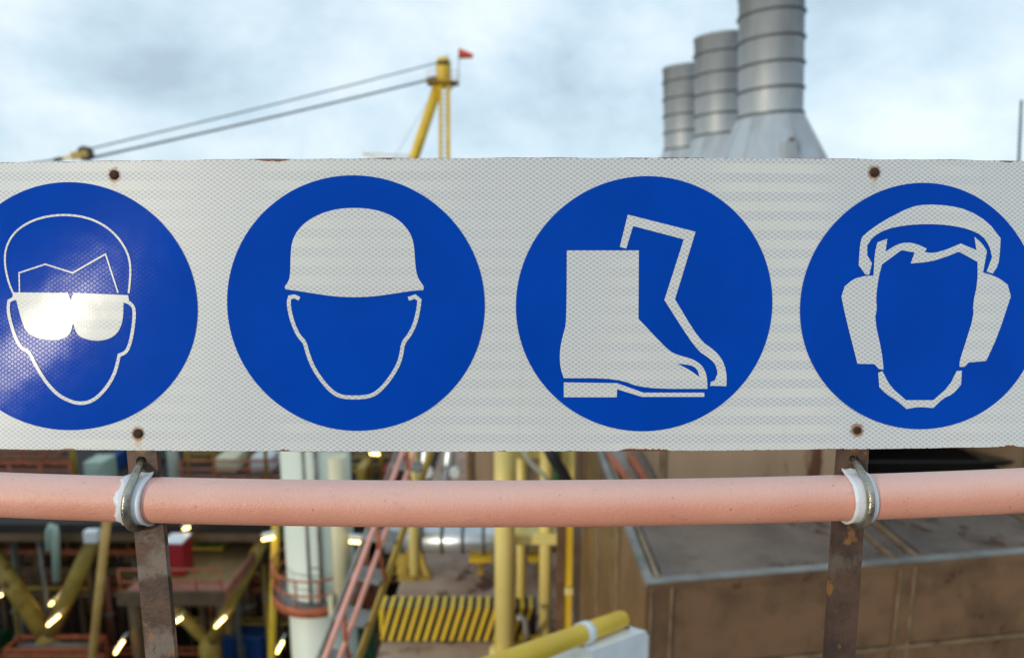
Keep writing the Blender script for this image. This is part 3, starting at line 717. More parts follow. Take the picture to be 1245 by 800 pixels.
# ------------------------------------------------------------------ things on the process deck
# hazard striped barrier
f0 = onz(462, 780, DZ); f1 = onz(652, 780, DZ)
hb_ = thing('hazard_barrier', 'black and yellow striped low barrier box on the brown deck', 'barrier', Vector(((f0.x+f1.x)/2, f0.y+.15, DZ)))
BH, BD = .58, .32; yb = f0.y
MB().box(((f0.x+f1.x)/2, yb+BD/2, DZ+BH/2), (f1.x-f0.x, BD, BH), None, .02).build('body', K['black'], hb_)
n = 18; wd = (f1.x-f0.x); pit = wd/n; sl_ = .17
for k in range(n+1):
    xa, xb = f0.x+k*pit+.02, f0.x+k*pit+.02+pit*.46
    if xb > f1.x: continue
    fy, fz = yb-.006, DZ+BH+.006
    lo = max(f0.x+.0, xa-sl_); lo2 = max(f0.x+.02, xb-sl_); tcut = min(1, (xa-f0.x)/sl_)
    vs = [(xa, fy, DZ+BH), (xb, fy, DZ+BH), (lo2, fy, DZ+.02), (lo, fy, DZ+.02 if xa-sl_ >= f0.x else DZ+BH-(BH-.02)*tcut)]
    mb = MB(); mb.add(vs + [(x, y+.02, z_) for x, y, z_ in vs], [(0,1,2,3), (4,5,6,7), (0,1,5,4), (1,2,6,5), (2,3,7,6), (3,0,4,7)])
    mb.box(((xa+xb)/2, yb+BD/2-.003, fz-.005), (xb-xa, BD+.006, .016))
    mb.build('stripe', K['yellow'], hb_)
# round yellow column and gantry
pb = onz(614, 793, DZ); rc_ = px(12.3, pb+Vector((0, 0, 1)))
cl = thing('yellow_column', 'thick pale yellow round column standing in front of the striped barrier', 'column', pb)
MB().tube(pb, (pb.x, pb.y, -.6), rc_, 24).build('shaft', K['pale_yellow'], cl)
MB().lathe(pb, [(rc_*1.55, 0), (rc_*1.55, .06), (rc_*1.02, .07)], 24).build('base_flange', K['pale_yellow'], cl)
g = thing('yellow_gantry', 'pale yellow portal frame of two posts and cross beams beside the thick column', 'gantry', onz(648, 776, DZ))
yg = onz(663, 776, DZ).y
def gx(u, v): return at(u, v, yg)
for u, w in ((634, 12), (663.5, 16)):
    p = gx(u, 776); q = gx(u, 660)
    MB().tube((q.x, yg+(.25 if u < 640 else 0), DZ), (q.x, yg+(.25 if u < 640 else 0), -.9), px(w/2, q), 18).build('post', K['pale_yellow'], g)
a, b_ = gx(624, 651), gx(679, 651); MB().box(((a.x+b_.x)/2, yg, a.z), (b_.x-a.x, .30, px(14, a)), None, .02).build('cross_beam', K['pale_yellow'], g)
a, b_ = gx(624, 551), gx(672, 551); MB().box(((a.x+b_.x)/2, yg+.1, a.z), (b_.x-a.x, .26, px(13, a)), None, .02).build('cross_beam', K['pale_yellow'], g)
a, b_ = gx(630, 772), gx(658, 772); MB().box(((a.x+b_.x)/2, yg-.1, a.z), (b_.x-a.x, .10, px(10, a)), None, .01).build('low_rail', K['yellow'], g)
p = gx(690, 560); g2 = thing('yellow_plate_column', 'narrow yellow plate column with brown rusty flange next to the clad wall', 'column', Vector((p.x, yg-.2, DZ)))
a, b_ = at(687.5, 620, yg-.25), at(697, 620, yg-.25)
MB().box(((a.x+b_.x)/2, yg-.2, (DZ-1)/2), (b_.x-a.x, .1, -1-DZ)).build('plate', K['yellow'], g2)
a, b_ = at(677.5, 620, yg-.25), at(687, 620, yg-.25)
MB().box(((a.x+b_.x)/2, yg-.2, (DZ-1.2)/2), (b_.x-a.x, .16, -1.2-DZ)).build('flange', K['brown'], g2)
p = at(692, 718, yg-.3); MB().box(p, (.13, .10, .12), None, .02).build('bracket', K['pale_yellow'], g2)
a, b_ = at(683, 556, yg-.3), at(698, 580, yg-.3); MB().box(((a.x+b_.x)/2, yg-.33, a.z-.05), (b_.x-a.x, .06, .75)).build('gusset', K['pale_yellow'], g2)
# hose, cable, green tank behind
tag(MB().path([at(664, 540, 8.2), at(672, 556, 8.2), at(680, 568, 8.2), at(690, 585, 8.3), at(700, 612, 8.4)], .075, 10).build('hose', K['rubber']), 'black rubber hose hanging in front of the yellow plate column', 'hose')
tag(MB().path([at(634, 540, 8.4), at(640, 556, 8.4), at(648, 566, 8.4), at(660, 576, 8.4), at(672, 592, 8.4)], .035, 8).build('rope', K['cream']), 'pale cream rope looped across the yellow gantry', 'rope')
tag(MB().path([at(676, 535, 9.0), at(677, 570, 9.0), at(678, 600, 9.0)], .05, 8).build('green_hose', K['green']), 'thin green hose hanging beside the black hose', 'hose')
tag(MB().path([onz(642, 782, DZ), at(640, 765, 9.0), at(638, 753, 9.0), at(634, 750, 9.0), at(628, 751, 9.0)], .045, 10).build('vent_pipe', K['grey']), 'small grey goose-neck vent pipe on the deck under the gantry', 'pipe')
# slim yellow pillar with splayed foot
pb = onz(505, 699, DZ); pl = thing('yellow_pillar', 'slim yellow pillar with splayed foot before the silver pipe', 'pillar', pb)
MB().tube((pb.x, pb.y, DZ+.02), (pb.x, pb.y, -1.6), px(7, pb), 16).build('shaft', K['pale_yellow'], pl)
for dx in (-1, 1): MB().beam(pb+Vector((dx*.24, -.05, 0)), pb+Vector((dx*.07, 0, .52)), .07, .10).build('foot', K['old_yellow'], pl)
MB().box(pb+Vector((0, 0, .02)), (.6, .4, .04)).build('base_plate', K['old_yellow'], pl)
# silver insulated pipe
cpt = at(535, 655, 11.6); sp_ = thing('silver_pipe', 'fat silver insulated pipe with bands lying along the back of the deck', 'pipe', Vector((cpt.x, 11.6, DZ)))
rs_ = px(16.5, cpt); xa, xb = at(470, 655, 11.6).x, at(700, 655, 11.6).x
MB().path([(xa, 11.6, cpt.z), (xb, 11.6, cpt.z)], rs_, 32).build('cladding', K['silver'], sp_)
for u in (490, 513, 538, 563, 588, 640): x = at(u, 655, 11.6).x; MB().path([(x-.03, 11.6, cpt.z), (x+.03, 11.6, cpt.z)], rs_+.012, 32).build('band', K['ring'], sp_)
for u in (585, 655):
    x = at(u, 660, 11.6).x
    MB().box((x, 11.45, cpt.z-rs_-.02), (.42, .3, .09)).build('saddle', K['yellow'], sp_)
    MB().box((x, 11.45, (cpt.z-rs_+DZ)/2), (.12, .12, cpt.z-rs_-DZ)).build('support_leg', K['old_yellow'], sp_)
MB().box((xa+.3, 11.6, (cpt.z-rs_+DZ)/2), (.2, .3, cpt.z-rs_-DZ+.06)).build('support_leg', K['old_yellow'], sp_)
# brown module wall and lagged risers behind
x0, x1 = at(566, 560, 15).x, at(720, 560, 15).x
bw = thing('brown_module', 'tan brown panelled module wall behind the silver pipe', 'module', Vector(((x0+x1)/2, 16, DZ)))
MB().box(((x0+x1)/2, 16.5, DZ+1.3), (x1-x0, 3, 2.6)).build('body', K['brownpanel'], bw)
for k in range(4): MB().box((x0+.1+k*(x1-x0-.2)/3, 14.96, DZ+1.3), (.1, .1, 2.58)).build('post', K['tan_beam'], bw)
for i, (ua, ub, w, lab) in enumerate(((519, 514, 13, 'leaning silver lagged riser pipe nearest the slim yellow pillar'), (549, 541, 15, 'leaning silver lagged riser pipe nearest the tan module wall'))):
    a = at(ua, 540, 13.2); b_ = at(ub, 590, 13.2); d = (b_-a).normalized(); lo = a + d*((DZ-a.z)/d.z); hi = a - d*.8
    rt = thing('lagged_riser', lab, 'pipe', lo, 'silver risers behind the deck')
    MB().tube(lo, hi, px(w/2, a), 18).build('lagging', K['silver'], rt)
    e_ = at(ua+(4 if i else 2), 572, 12.9); MB().path([e_, e_+Vector((0, -.15, 0))], px(6, e_), 16).build('end_cap', K['white'], rt)
    MB().box(lo+Vector((0, 0, .08)), (.5, .5, .16)).build('foot', K['grey'], rt)

# stair with salmon handrail, yellow stringer
def rp(v):                                          # top rail: seen at row v, 45 degree flight
    u = 487+(556-v)*.377; Y = 5.5+(800-v)/244*1.35; return at(u, v, Y)
r0, r1 = rp(800), rp(556); dr = (r1-r0).normalized()
lo = r0 + dr*((DZ+.74-r0.z)/dr.z); hi = r1 + dr*1.7
stt = thing('stairway', 'narrow stairway with salmon pink handrail and yellow stringer at the deck edge', 'stairway', Vector((lo.x, lo.y, DZ)))
D1, D2 = Vector((0, 0, -.36)), Vector((0, 0, -.72))
MB().path([lo, hi], .030, 12).build('top_rail', K['salmon'], stt)
MB().path([lo+D1, hi+D1], .027, 12).build('middle_rail', K['salmon'], stt)
ln = (hi-lo).length; sd = dr.cross(Vector((0, 0, 1))).normalized(); sd = sd if sd.x > 0 else -sd
for k in range(7):
    p = lo + dr*(ln*(k+.35)/7)
    MB().path([p, p+D1*.9, p+D1*1.25+sd*.02, p+D2*.96+sd*.07], .022, 8).build('baluster', K['orange'], stt)
for off, mt in ((.06, 'old_yellow'), (-.36, 'grey')):
    MB().beam(lo+D2+sd*off, hi+D2+sd*off, .03, .10).build('stringer', K[mt], stt)
nt_ = 15
for k in range(nt_):
    p = lo + D2 + dr*(ln*(k+.4)/nt_)
    MB().box(p+sd*-.15+Vector((0, 0, .02)), (.40, .24, .03), atan2(sd.y, sd.x)).build('tread', K['grey'], stt)
cx_ = onz(614, 793, DZ)
MB().box(((hi.x-.5+cx_.x+.2)/2, (hi.y+cx_.y+.2)/2, (hi+D2).z-.02), (cx_.x+.2-hi.x+.5, cx_.y+.2-hi.y, .08)).build('landing', K['grey'], stt)

# light boom cantilevered from the walkway edge
a, b_ = at(606, 808, 2.55), at(757, 752, 3.4); d = (b_-a).normalized(); st0 = a - d*((a.y-.45)/d.y)
bm_ = thing('light_boom', 'bright yellow tube boom with rusty end reaching out below the handrail', 'boom', st0)
MB().path([st0, b_-d*.03, b_], [px(10.5, b_)]*2+[px(9.5, b_)], 24).build('tube', K['yellow'], bm_)
e_ = at(757, 752, 3.38); MB().path([b_-d*.01, b_+d*.006], px(8.5, b_), 20).build('end_plate', K['post'], bm_)
sm = a.lerp(b_, .63); stp = MB().path([sm-d*.035, sm+d*.035], px(12, b_), 24).build('strap', K['plastic'], bm_)
MB().beam(sm+Vector((.005, -.02, -.03)), sm+Vector((.01, -.02, -.20)), .045, .03).build('strap_tail', K['post'], stp)
c1, c2 = at(705, 796, 3.0), at(772, 772, 3.38); dd = (c2-c1).normalized()
lf = thing('light_fitting', 'white weatherproof light fitting slung under the yellow boom', 'light fitting', c1-Vector((0, 0, .1)))
upv = Vector((0, .25, 1)); 
MB().beam(c1-dd*.9+Vector((0, 0, -.05)), c2+Vector((0, 0, -.05)), .16, .10, upv).build('body', K['plastic'], lf)
MB().beam(c1+Vector((0, -.0, .01)), c2+dd*.005+Vector((0, 0, .01)), .14, .06, upv).build('cover', K['plastic'], lf)
MB().beam(c2+dd*.002+Vector((0, 0, -.06)), c2+dd*.03+Vector((0, 0, -.06)), .14, .13, upv).build('end_cap', K['plastic'], lf)
MB().beam(c1-dd*.5+Vector((0, -.06, -.11)), c2-dd*.02+Vector((0, -.06, -.11)), .05, .03, upv).build('clip_rail', K['white'], lf)
for k in (.2, .9): p = c1.lerp(c2, k); q = st0 + d*((p-st0).dot(d)); MB().beam(p, q, .03, .02).build('hanger', K['post'], lf)

# ------------------------------------------------------------------ the neighbouring module on the open side
YM = 22.6
# white leg with ring walkway
pcw = at(391, 700, 20.5); rw = px(39.5, pcw); wl_ = thing('white_column', 'big pale green white cylindrical leg with ring walkway and ladder', 'leg column', Vector((pcw.x, 20.5, -28.4)))
MB().tube((pcw.x, 20.5, -28.4), (pcw.x, 20.5, -4.6), rw, 40).build('shaft', K['column'], wl_)
zr = pcw.z-.3
rg = MB().lathe((pcw.x, 20.5, zr), [(rw+.0, -.12), (rw*1.42, -.12), (rw*1.42, .0), (rw+.0, .0)], 48).build('ring_deck', K['grey'], wl_)
MB().lathe((pcw.x, 20.5, zr), [(rw*1.43, -.22), (rw*1.46, -.22), (rw*1.46, .10), (rw*1.43, .10), (rw*1.43, -.22)], 48).build('kick_plate', K['orange'], rg)
for h_ in (.5, 1.0): MB().path([Vector((pcw.x+rw*1.43*cos(q), 20.5+rw*1.43*sin(q), zr+h_)) for q in [2*pi*k/40 for k in range(41)]], .035, 6).build('ring_rail', K['orange'], rg)
for k in range(14):
    q = 2*pi*k/14; p = Vector((pcw.x+rw*1.43*cos(q), 20.5+rw*1.43*sin(q), zr)); MB().tube(p, p+Vector((0, 0, 1)), .03, 6).build('ring_post', K['orange'], rg)
for u in (374, 388):
    p = at(u, 660, 20.5-rw); MB().tube((p.x, 20.5-rw*.97, zr-.1), (p.x, 20.5-rw*.97, -5.2), .07, 8).build('riser', K['grey'], wl_)
for k in range(2):
    a, b_ = at(372, 650, 20.5-rw), at(389, 650, 20.5-rw); MB().tube((a.x, 20.5-rw*.98, zr+1.2+k*1.9), (b_.x, 20.5-rw*.98, zr+1.2+k*1.9), .03, 6).build('rung', K['grey'], wl_)
p = at(416, 640, 19.2); MB().tube((p.x, 19.0, zr+.02), (p.x, 19.0, -5.5), px(11, p), 20).build('side_pipe', K['cream'], wl_)
p = at(401, 706, 18.7); MB().box((p.x, p.y, zr+.35), (.14, .14, .7)).build('marker_post', K['cream'], wl_)

def brace(a, b_, wpx, mat, lab, grp=None):
    o = thing('yellow_brace', lab, 'brace', b_ if b_.z < a.z else a, grp); MB().tube(a, b_, px(wpx/2, a.lerp(b_, .5)), 18).build('tube', mat, o); return o
def ext(a, b_, z_): d_ = b_-a; return a + d_*((z_-a.z)/d_.z)
ya = 23.2
jn1 = at(58, 772, ya); jn2 = at(254, 780, ya)
brace(ext(jn1, at(-10, 672, ya), UZ-.3), at(53, 768, ya), 20, K['old_yellow'], 'thick yellow diagonal brace leaning away from the pale hook pipe, wide at the node')
brace(ext(jn1, at(112, 660, ya), UZ-.3), at(62, 768, ya), 19, K['old_yellow'], 'thick yellow diagonal brace rising from the node towards the leaning slim post')
brace(ext(jn2, at(325, 645, ya), UZ-.3), at(257, 779, ya), 16, K['old_yellow'], 'yellow diagonal brace rising behind the blue container towards the white leg')
brace(at(212, 738, ya+.5), at(251, 779, ya+.2), 13, K['old_yellow'], 'short yellow diagonal brace dropping behind the rusty post to the node')
for j, nm in ((jn1, 'brace node under the thick diagonal pair'), (jn2, 'brace node next to the blue container')):
    o = thing('brace_node', 'yellow steel '+nm, 'brace node', (j.x, j.y, LZ), 'brace nodes on the lower deck')
    MB().lathe((j.x, j.y, 0), [(0, LZ), (.42, LZ), (.38, j.z-.1), (.22, j.z+.25), (0, j.z+.3)], 18).build('can', K['old_yellow'], o)
    MB().lathe((j.x, j.y, LZ), [(.75, 0), (.75, .06), (0, .06)], 18).build('plate', K['old_yellow'], o)
def slim(ua, va, ub, vb, Y, wpx, lab, zlo, zhi):
    a, b_ = at(ua, va, Y), at(ub, vb, Y); o = thing('slim_post', lab, 'post', ext(a, b_, zlo)); MB().tube(ext(a, b_, zlo), ext(a, b_, zhi), px(wpx/2, a.lerp(b_, .5)), 14).build('tube', K['tan_yellow' if wpx > 9.2 else 'yellow'], o)
slim(129, 640, 112, 800, 21.5, 9.5, 'leaning slim pale yellow post in front of the dark module', LZ, -7.5)
slim(335, 640, 330, 800, 20.8, 9.0, 'upright slim yellow post close beside the white leg', LZ, -8.5)
# deck edge beams
def bm2(a, b_, w, h_, name, mat, lab, cat, grp=None):
    return tag(MB().beam(a, b_, w, h_).build(name, mat), lab, cat, grp)
bm2(Vector((-34, 22.75, UZ-.50)), Vector((-2.3, 22.75, UZ-.50)), .25, .28, 'edge_beam', K['tan_beam'], 'long tan edge beam under the upper deck of the open module', 'beam')
bm2(at(-40, 690, 26), at(205, 694, 26), .3, .36, 'floor_beam', K['tan_beam'], 'tan cross beam inside the dark module behind the thick braces', 'beam')
bm2(at(-40, 712, 29), at(200, 712, 29), .3, .25, 'pipe_run', K['grey'], 'grey pipe run in the dark depth of the module', 'pipe')
for u, w in ((160, .5), (40, .4), (300, .5), (200, .4)):
    p = at(u, 700, 26.4); bm2(Vector((p.x, p.y, LZ)), Vector((p.x, p.y, UZ-.3)), w*.7, w*.7, 'module_column', K['tan_beam'], 'square tan column between the two decks of the dark module', 'column', 'columns inside the dark module')
for u, w in ((53, .10), (262, .08), (285, .1), (20, .09)):
    p = at(u, 700, 24.2); o = MB().tube((p.x, p.y, LZ), (p.x, p.y, UZ-.3), w, 10).build('riser_pipe', K['grey']); tag(o, 'thin grey vertical riser pipe in the open front of the module', 'pipe', 'thin risers in the module front')
a = at(62, 640, 22.0)
tag(MB().path([at(60, 668, 22), at(60, 645, 22), at(62, 640, 22), at(66, 641, 22), at(67, 650, 22), at(69, 706, 22)], .13, 12).build('hook_pipe', K['palegreen']), 'pale grey hooked vent pipe hanging from the module deck edge', 'pipe')
tag(MB().box(at(112, 651, 22.4), (.5, .3, .45), None, .03).build('junction_box', K['plastic']), 'small white junction box on the deck edge at the brace top', 'junction box')
# deeper clutter: equipment on the lower deck
rng = random.Random(21)
cols = ['blue', 'red', 'green', 'grey', 'old_yellow', 'orange', 'tan_beam', 'palegreen', 'grey', 'brownpanel']
names = {'blue': 'dark blue', 'red': 'red', 'green': 'green', 'grey': 'grey', 'old_yellow': 'dull yellow', 'orange': 'orange', 'tan_beam': 'tan', 'palegreen': 'pale green', 'brownpanel': 'brown'}
for k in range(30):
    c = rng.choice(cols); x = rng.uniform(-24, -5.5); y = rng.uniform(25, 35); w, d_, h_ = rng.uniform(.5, 1.5), rng.uniform(.5, 1.2), rng.uniform(.5, 2.2)
    o = thing('equipment_skid', names[c]+(' steel cabinet' if k % 3 else ' round vessel')+' skid on the shadowed lower module deck', 'equipment', (x, y, LZ), 'equipment on the lower deck, '+names[c]+(' cabinets' if k % 3 else ' vessels'))
    MB().box((x, y, LZ+.08), (w*1.15, d_*1.15, .16)).build('base_frame', K['tan_beam'], o)
    if k % 3: MB().box((x, y, LZ+.16+h_/2), (w, d_, h_), None, .05).build('cabinet', K[c], o)
    else: MB().lathe((x, y, LZ+.15), [(0, 0), (w*.45, 0), (w*.45, h_*.8), (w*.3, h_*.95), (0, h_)], 18).build('vessel', K[c], o)
    MB().path([(x+w*.3, y, LZ+.15), (x+w*.3, y-d_*.6, LZ+.2+h_*.5), (x+w*.3, y-d_*.6, LZ+h_+.8), (x+w*.9, y-d_*.6, LZ+h_+1.0)], .07, 8).build('pipe_stub', K['grey'], o)
for k in range(16):
    z_ = rng.uniform(LZ+2.5, UZ-.9); y = rng.uniform(26, 35); r_ = rng.uniform(.07, .2); mt = rng.choice(['grey', 'old_yellow', 'tan_beam', 'orange', 'silver'])
    tag(MB().path([(-33, y, z_), (-18, y, z_), (-3, y, z_)], r_, 10).build('pipe_run', K[mt]), {'grey': 'grey', 'old_yellow': 'dull yellow', 'tan_beam': 'tan', 'orange': 'orange', 'silver': 'silver'}[mt]+' horizontal pipe run hung under the module upper deck', 'pipe', 'pipe runs under the upper deck, '+mt.replace('_', ' '))
# pink edged mid deck with red box and green tanks
mz = -10.9
c00, c10 = onz(205, 724, mz), onz(270, 724, mz); c11 = onz(304, 672, mz); 
md_ = thing('side_platform', 'small platform with pink edge and tan grating carrying the red box', 'platform', Vector((c00.x, c00.y+1, LZ)))
y0, y1 = c00.y, c00.y+5.2; xl, xr = c00.x-1.6, c10.x
MB().box(((xl+xr)/2, (y0+y1)/2, mz-.05), (xr-xl, y1-y0, .1)).build('grating', K['grating'], md_)
MB().box(((xl+xr)/2, y0-.05, mz-.05), (xr-xl+.2, .1, .5)).build('edge_beam', K['tan_beam'], md_)
MB().box((xr+.05, (y0+y1)/2, mz-.02), (.1, y1-y0, .4)).build('edge_beam', K['pinkdeck'], md_)
MB().box(((xl+xr)/2, y0+.45, mz+.02), (xr-xl-.1, .8, .05)).build('edge_strip', K['pinkdeck'], md_)
for h_ in (.5, .95): MB().tube((xl, y0, mz+h_), (xr, y0, mz+h_), .035, 8).build('rail', K['orange'], md_)
for k in range(5): x = xl+(xr-xl)*k/4; MB().tube((x, y0, mz), (x, y0, mz+.95), .035, 8).build('rail_post', K['orange'], md_)
for x in (xl+.2,): MB().box((x, y0+.3, (LZ+mz)/2), (.25, .25, mz-LZ)).build('leg', K['tan_beam'], md_)
for x in (xl+.2, xr-.2): MB().box((x, y1-.3, (LZ+mz)/2), (.25, .25, mz-LZ)).build('leg', K['tan_beam'], md_)
p = onz(217, 700, mz); w = px(24, p)
rb = thing('red_box', 'bright red equipment box with white speckled lid on the pink edged platform', 'equipment box', p)
MB().box(p+Vector((-.1, .3, .62)), (w, .7, 1.24), None, .03).build('body', K['red'], rb)
MB().box(p+Vector((-.1, .3, 1.27)), (w*1.04, .74, .07), None, .02).build('lid', K['plastic'], rb)
for i, u in enumerate((207, 250, 262, 302, 312)):
    p = onz(u, 664, mz); p.y = min(p.y, y1-.5) if u < 290 else p.y
    if u > 290: p = at(u, 664, 24.4); p.z = UZ
    o = thing('green_drum', 'dark green upright drum standing at the back of the small platform' if u < 290 else 'dark green drum on the upper deck beside the white leg', 'drum', p, 'green drums on the platform' if u < 290 else 'green drums on the upper deck')
    r_ = .30; MB().lathe(p, [(0, 0), (r_, 0), (r_, .42), (r_+.02, .45), (r_, .48), (r_, .9), (r_+.02, .92), (r_-.03, .94), (0, .93)], 18).build('shell', K['green'], o)
    MB().lathe(p+Vector((0, 0, .93)), [(0, .04), (.06, .04), (.06, 0)], 10).build('bung', K['grey'], o)
p = onz(240, 666, mz)
tag(MB().box(p+Vector((.3, .2, .07)), (1.5, .8, .14), None, .02).build('drip_tray', K['yellow']), 'yellow drip tray under the green drums', 'tray')
# blue container bottom
p = onz(298, 812, LZ); w = px(50, at(298, 780, p.y))
bl = thing('blue_container', 'blue steel container on the lower deck next to the slim yellow post', 'container', (p.x, p.y, LZ))
hh = at(298, 773, p.y).z-LZ
MB().box((p.x, p.y+.5, LZ+hh/2), (w, 1.2, hh), None, .05).build('body', K['blue'], bl)
for k in range(6): MB().box((p.x-w*.42+k*w*.168, p.y-.12, LZ+hh/2), (w*.06, .06, hh*.86)).build('rib', K['blue'], bl)
for dx in (-.1, .12): MB().tube((p.x+dx, p.y-.2, LZ+.2), (p.x+dx, p.y-.2, LZ+hh*.85), .03, 8).build('lock_bar', K['grey'], bl)
MB().box((p.x-w*.42, p.y+.3, LZ+hh+.08), (.22, .3, .18), None, .03).build('lifting_lug', K['red'], bl)
# orange baskets
for i, (u0_, u1_, v0_, v1_, lab) in enumerate(((5, 112, 778, 790, 'orange open cargo basket with dark load nearest the brace node'), (-20, 110, 796, 815, 'orange open cargo basket with dark load, set in front of the other basket'))):
    a, b_ = at(u0_, v1_, 22.3-i*.95), at(u1_, v1_, 22.3-i*.95); z1 = a.z; yy = a.y
    o = thing('cargo_basket', lab, 'basket', ((a.x+b_.x)/2, yy+.35, LZ), 'orange cargo baskets')
    xm, wdt = (a.x+b_.x)/2, b_.x-a.x
    for y_ in (yy, yy+.8): MB().box((xm, y_, z1), (wdt, .08, .14)).build('top_rail', K['orange'], o)
    for x in (a.x, b_.x):
        MB().box((x, yy+.4, z1), (.08, .88, .14)).build('end_rail', K['orange'], o)
        for y_ in (yy, yy+.8): MB().box((x, y_, (z1+LZ)/2), (.1, .1, z1-LZ)).build('corner_post', K['orange'], o)
    MB().box((xm, yy+.4, LZ+.1), (wdt, .8, .12)).build('floor', K['orange'], o)
    MB().box((xm, yy, (z1+LZ)/2), (wdt-.2, .04, (z1-LZ)*.8)).build('mesh_side', K['darkdeck'], o)
    MB().box((xm, yy+.4, z1-.25), (wdt-.3, .6, .2)).build('load', K['grey'], o)
# lit lamps
def lamp(u0_, v0_, u1_, v1_, Y, lab, zs=None):
    a, b_ = at(u0_, v0_, Y), at(u1_, v1_, Y); o = thing('tube_lamp', lab, 'lamp', a.lerp(b_, .5), 'lit lamps in the module')
    d_ = (b_-a).normalized(); upl = Vector((0, .3, 1))
    MB().beam(a-d_*.05+Vector((0, .13, .12)), b_+d_*.05+Vector((0, .13, .12)), .2, .06).build('housing', K['white'], o)
    MB().path([a, b_], px(1.35, a), 12).build('tube', K['lamp'], o)
    return o
gl = 'lit fluorescent lamp '
lamp(319, 656, 333, 653, 20.5, gl+'mounted across the top of the slim yellow post')
lamp(425, 658, 445, 660, 18.5, gl+'beside the white leg, next to the stair handrail')
lamp(58, 760, 72, 748, 22.6, gl+'slanting at the foot of the thick brace')
lamp(70, 729, 77, 718, 24, gl+'small, half way along the thick brace'); lamp(61, 735, 64.5, 732, 24, gl+'tiny, below the small brace lamp')
lamp(154, 729, 163, 723, 24, gl+'small, between the slim leaning post and the rusty post')
lamp(140, 794, 150, 779, 20.2, gl+'upright slanting at the foot of the leaning slim post')
lamp(213, 756, 221, 751, 22.4, gl+'peeking out behind the rusty post'); lamp(262, 762, 274, 750, 22.7, gl+'slanting on the brace above the blue container')
lamp(223, 643, 230, 641, 22.4, gl+'at the deck edge above the red box'); lamp(450, 551, 461, 552, 25, gl+'high above the upper deck beside the stair rail')
lamp(-2, 724, 2, 723, 24, gl+'tiny, on the far brace'); lamp(337, 793, 344, 780, 20.3, gl+'slanting low beside the white leg base')
lamp(268, 722, 271, 733, 23.4, gl+'short upright under the small platform')
# upper deck of the module, seen between sign and handrail
def deckrail(u0_, u1_, v, mat, lab):
    a, b_ = onz(u0_, v, UZ), onz(u1_, v, UZ); o = thing('deck_railing', lab, 'railing', (a.x, a.y, UZ)); n_ = max(3, int((b_.x-a.x)/1.1))
    for h_ in (.38, .72, 1.1): MB().tube((a.x, a.y, UZ+h_), (b_.x, a.y, UZ+h_), .05, 8).build('rail', mat, o)
    for k in range(n_+1): x = a.x+(b_.x-a.x)*k/n_; MB().tube((x, a.y, UZ), (x, a.y, UZ+1.1), .045, 8).build('rail_post', mat, o)
    MB().box(((a.x+b_.x)/2, a.y+.02, UZ+.09), (b_.x-a.x, .03, .18)).build('toe_board', mat, o)
deckrail(-60, 88, 592, K['orange'], 'orange railing on the upper deck behind the pale green box end')
deckrail(-60, 88, 566, K['orange'], 'second orange railing further back on the upper deck')
deckrail(222, 345, 590, K['orange'], 'orange railing on the upper deck between white post and white leg')
deckrail(225, 345, 562, K['old_yellow'], 'yellow railing further back between white post and white leg')
deckrail(426, 480, 575, K['old_yellow'], 'short yellow railing on the upper deck beside the stair rail')
def ubox(u0_, u1_, v0_, v1_, mat, name, lab, dpt=1.2):
    p0, p1 = onz(u0_, v1_, UZ), onz(u1_, v1_, UZ); h_ = at(u0_, v0_, p0.y).z-UZ
    o = thing(name, lab, 'equipment', ((p0.x+p1.x)/2, p0.y, UZ))
    MB().box(((p0.x+p1.x)/2, p0.y+dpt/2, UZ+h_/2), (p1.x-p0.x, dpt, h_), None, .05).build('cabinet', mat, o)
    MB().box(((p0.x+p1.x)/2, p0.y-.02, UZ+h_*.5), ((p1.x-p0.x)*.7, .05, h_*.6), None, .02).build('door', mat, o)
ubox(103, 127, 562, 590, K['palegreen'], 'control_cabinet', 'pale green control cabinet on the upper deck next to the yellow post', 1.0)
ubox(136, 144, 553, 572, K['blue'], 'valve_box', 'small blue valve box behind the pale green cabinet')
ubox(466, 482, 572, 592, K['red'], 'fire_box', 'red fire box on the upper deck beside the stair rail')
ubox(305, 330, 556, 575, K['white'], 'white_cabinet', 'white cabinet on the upper deck close to the white leg', 1.5)
ubox(262, 287, 557, 575, K['cream'], 'cream_cabinet', 'cream cabinet on the upper deck between railings', 1.5)
ubox(-30, 60, 535, 560, K['brownpanel'], 'brown_container', 'brown container at the back of the upper deck')
ubox(140, 205, 520, 560, K['module'], 'dark_container', 'dark grey container at the back of the upper deck behind the post')
ubox(228, 345, 515, 552, K['brownpanel'], 'tan_container', 'tan container at the back of the upper deck near the white leg')
ubox(430, 500, 515, 556, K['brownpanel'], 'stair_side_container', 'brown container at the back of the upper deck beside the stair')
ubox(434, 445, 569, 592, K['old_yellow'], 'yellow_pump', 'small yellow pump casing on the upper deck beside the white leg')
for u, w, mt, lab in ((92.5, 7, 'old_yellow', 'slim yellow post on the upper deck beside the pale green cabinet'), (213, 13, 'column', 'fat white post on the upper deck right behind the rusty post'), (262, 4, 'old_yellow', 'thin yellow scaffold post beside the cream cabinet'), (325, 5, 'old_yellow', 'thin yellow scaffold post beside the white cabinet'), (452, 4, 'old_yellow', 'thin yellow scaffold post under the high lamp'), (465, 4, 'old_yellow', 'thin yellow scaffold post behind the red fire box'), (231, 4, 'old_yellow', 'thin yellow scaffold post behind the fat white post')):
    p = onz(u, 588, UZ); o = thing('deck_post', lab, 'post', (p.x, p.y, UZ)); MB().tube((p.x, p.y, UZ), (p.x, p.y, -5.4), px(w/2, p+Vector((0, 0, 1))), 14).build('tube', K[mt], o)
    MB().lathe((p.x, p.y, UZ), [(px(w/2, p)+.12, 0), (px(w/2, p)+.12, .05), (0, .05)], 12).build('flange', K[mt], o)

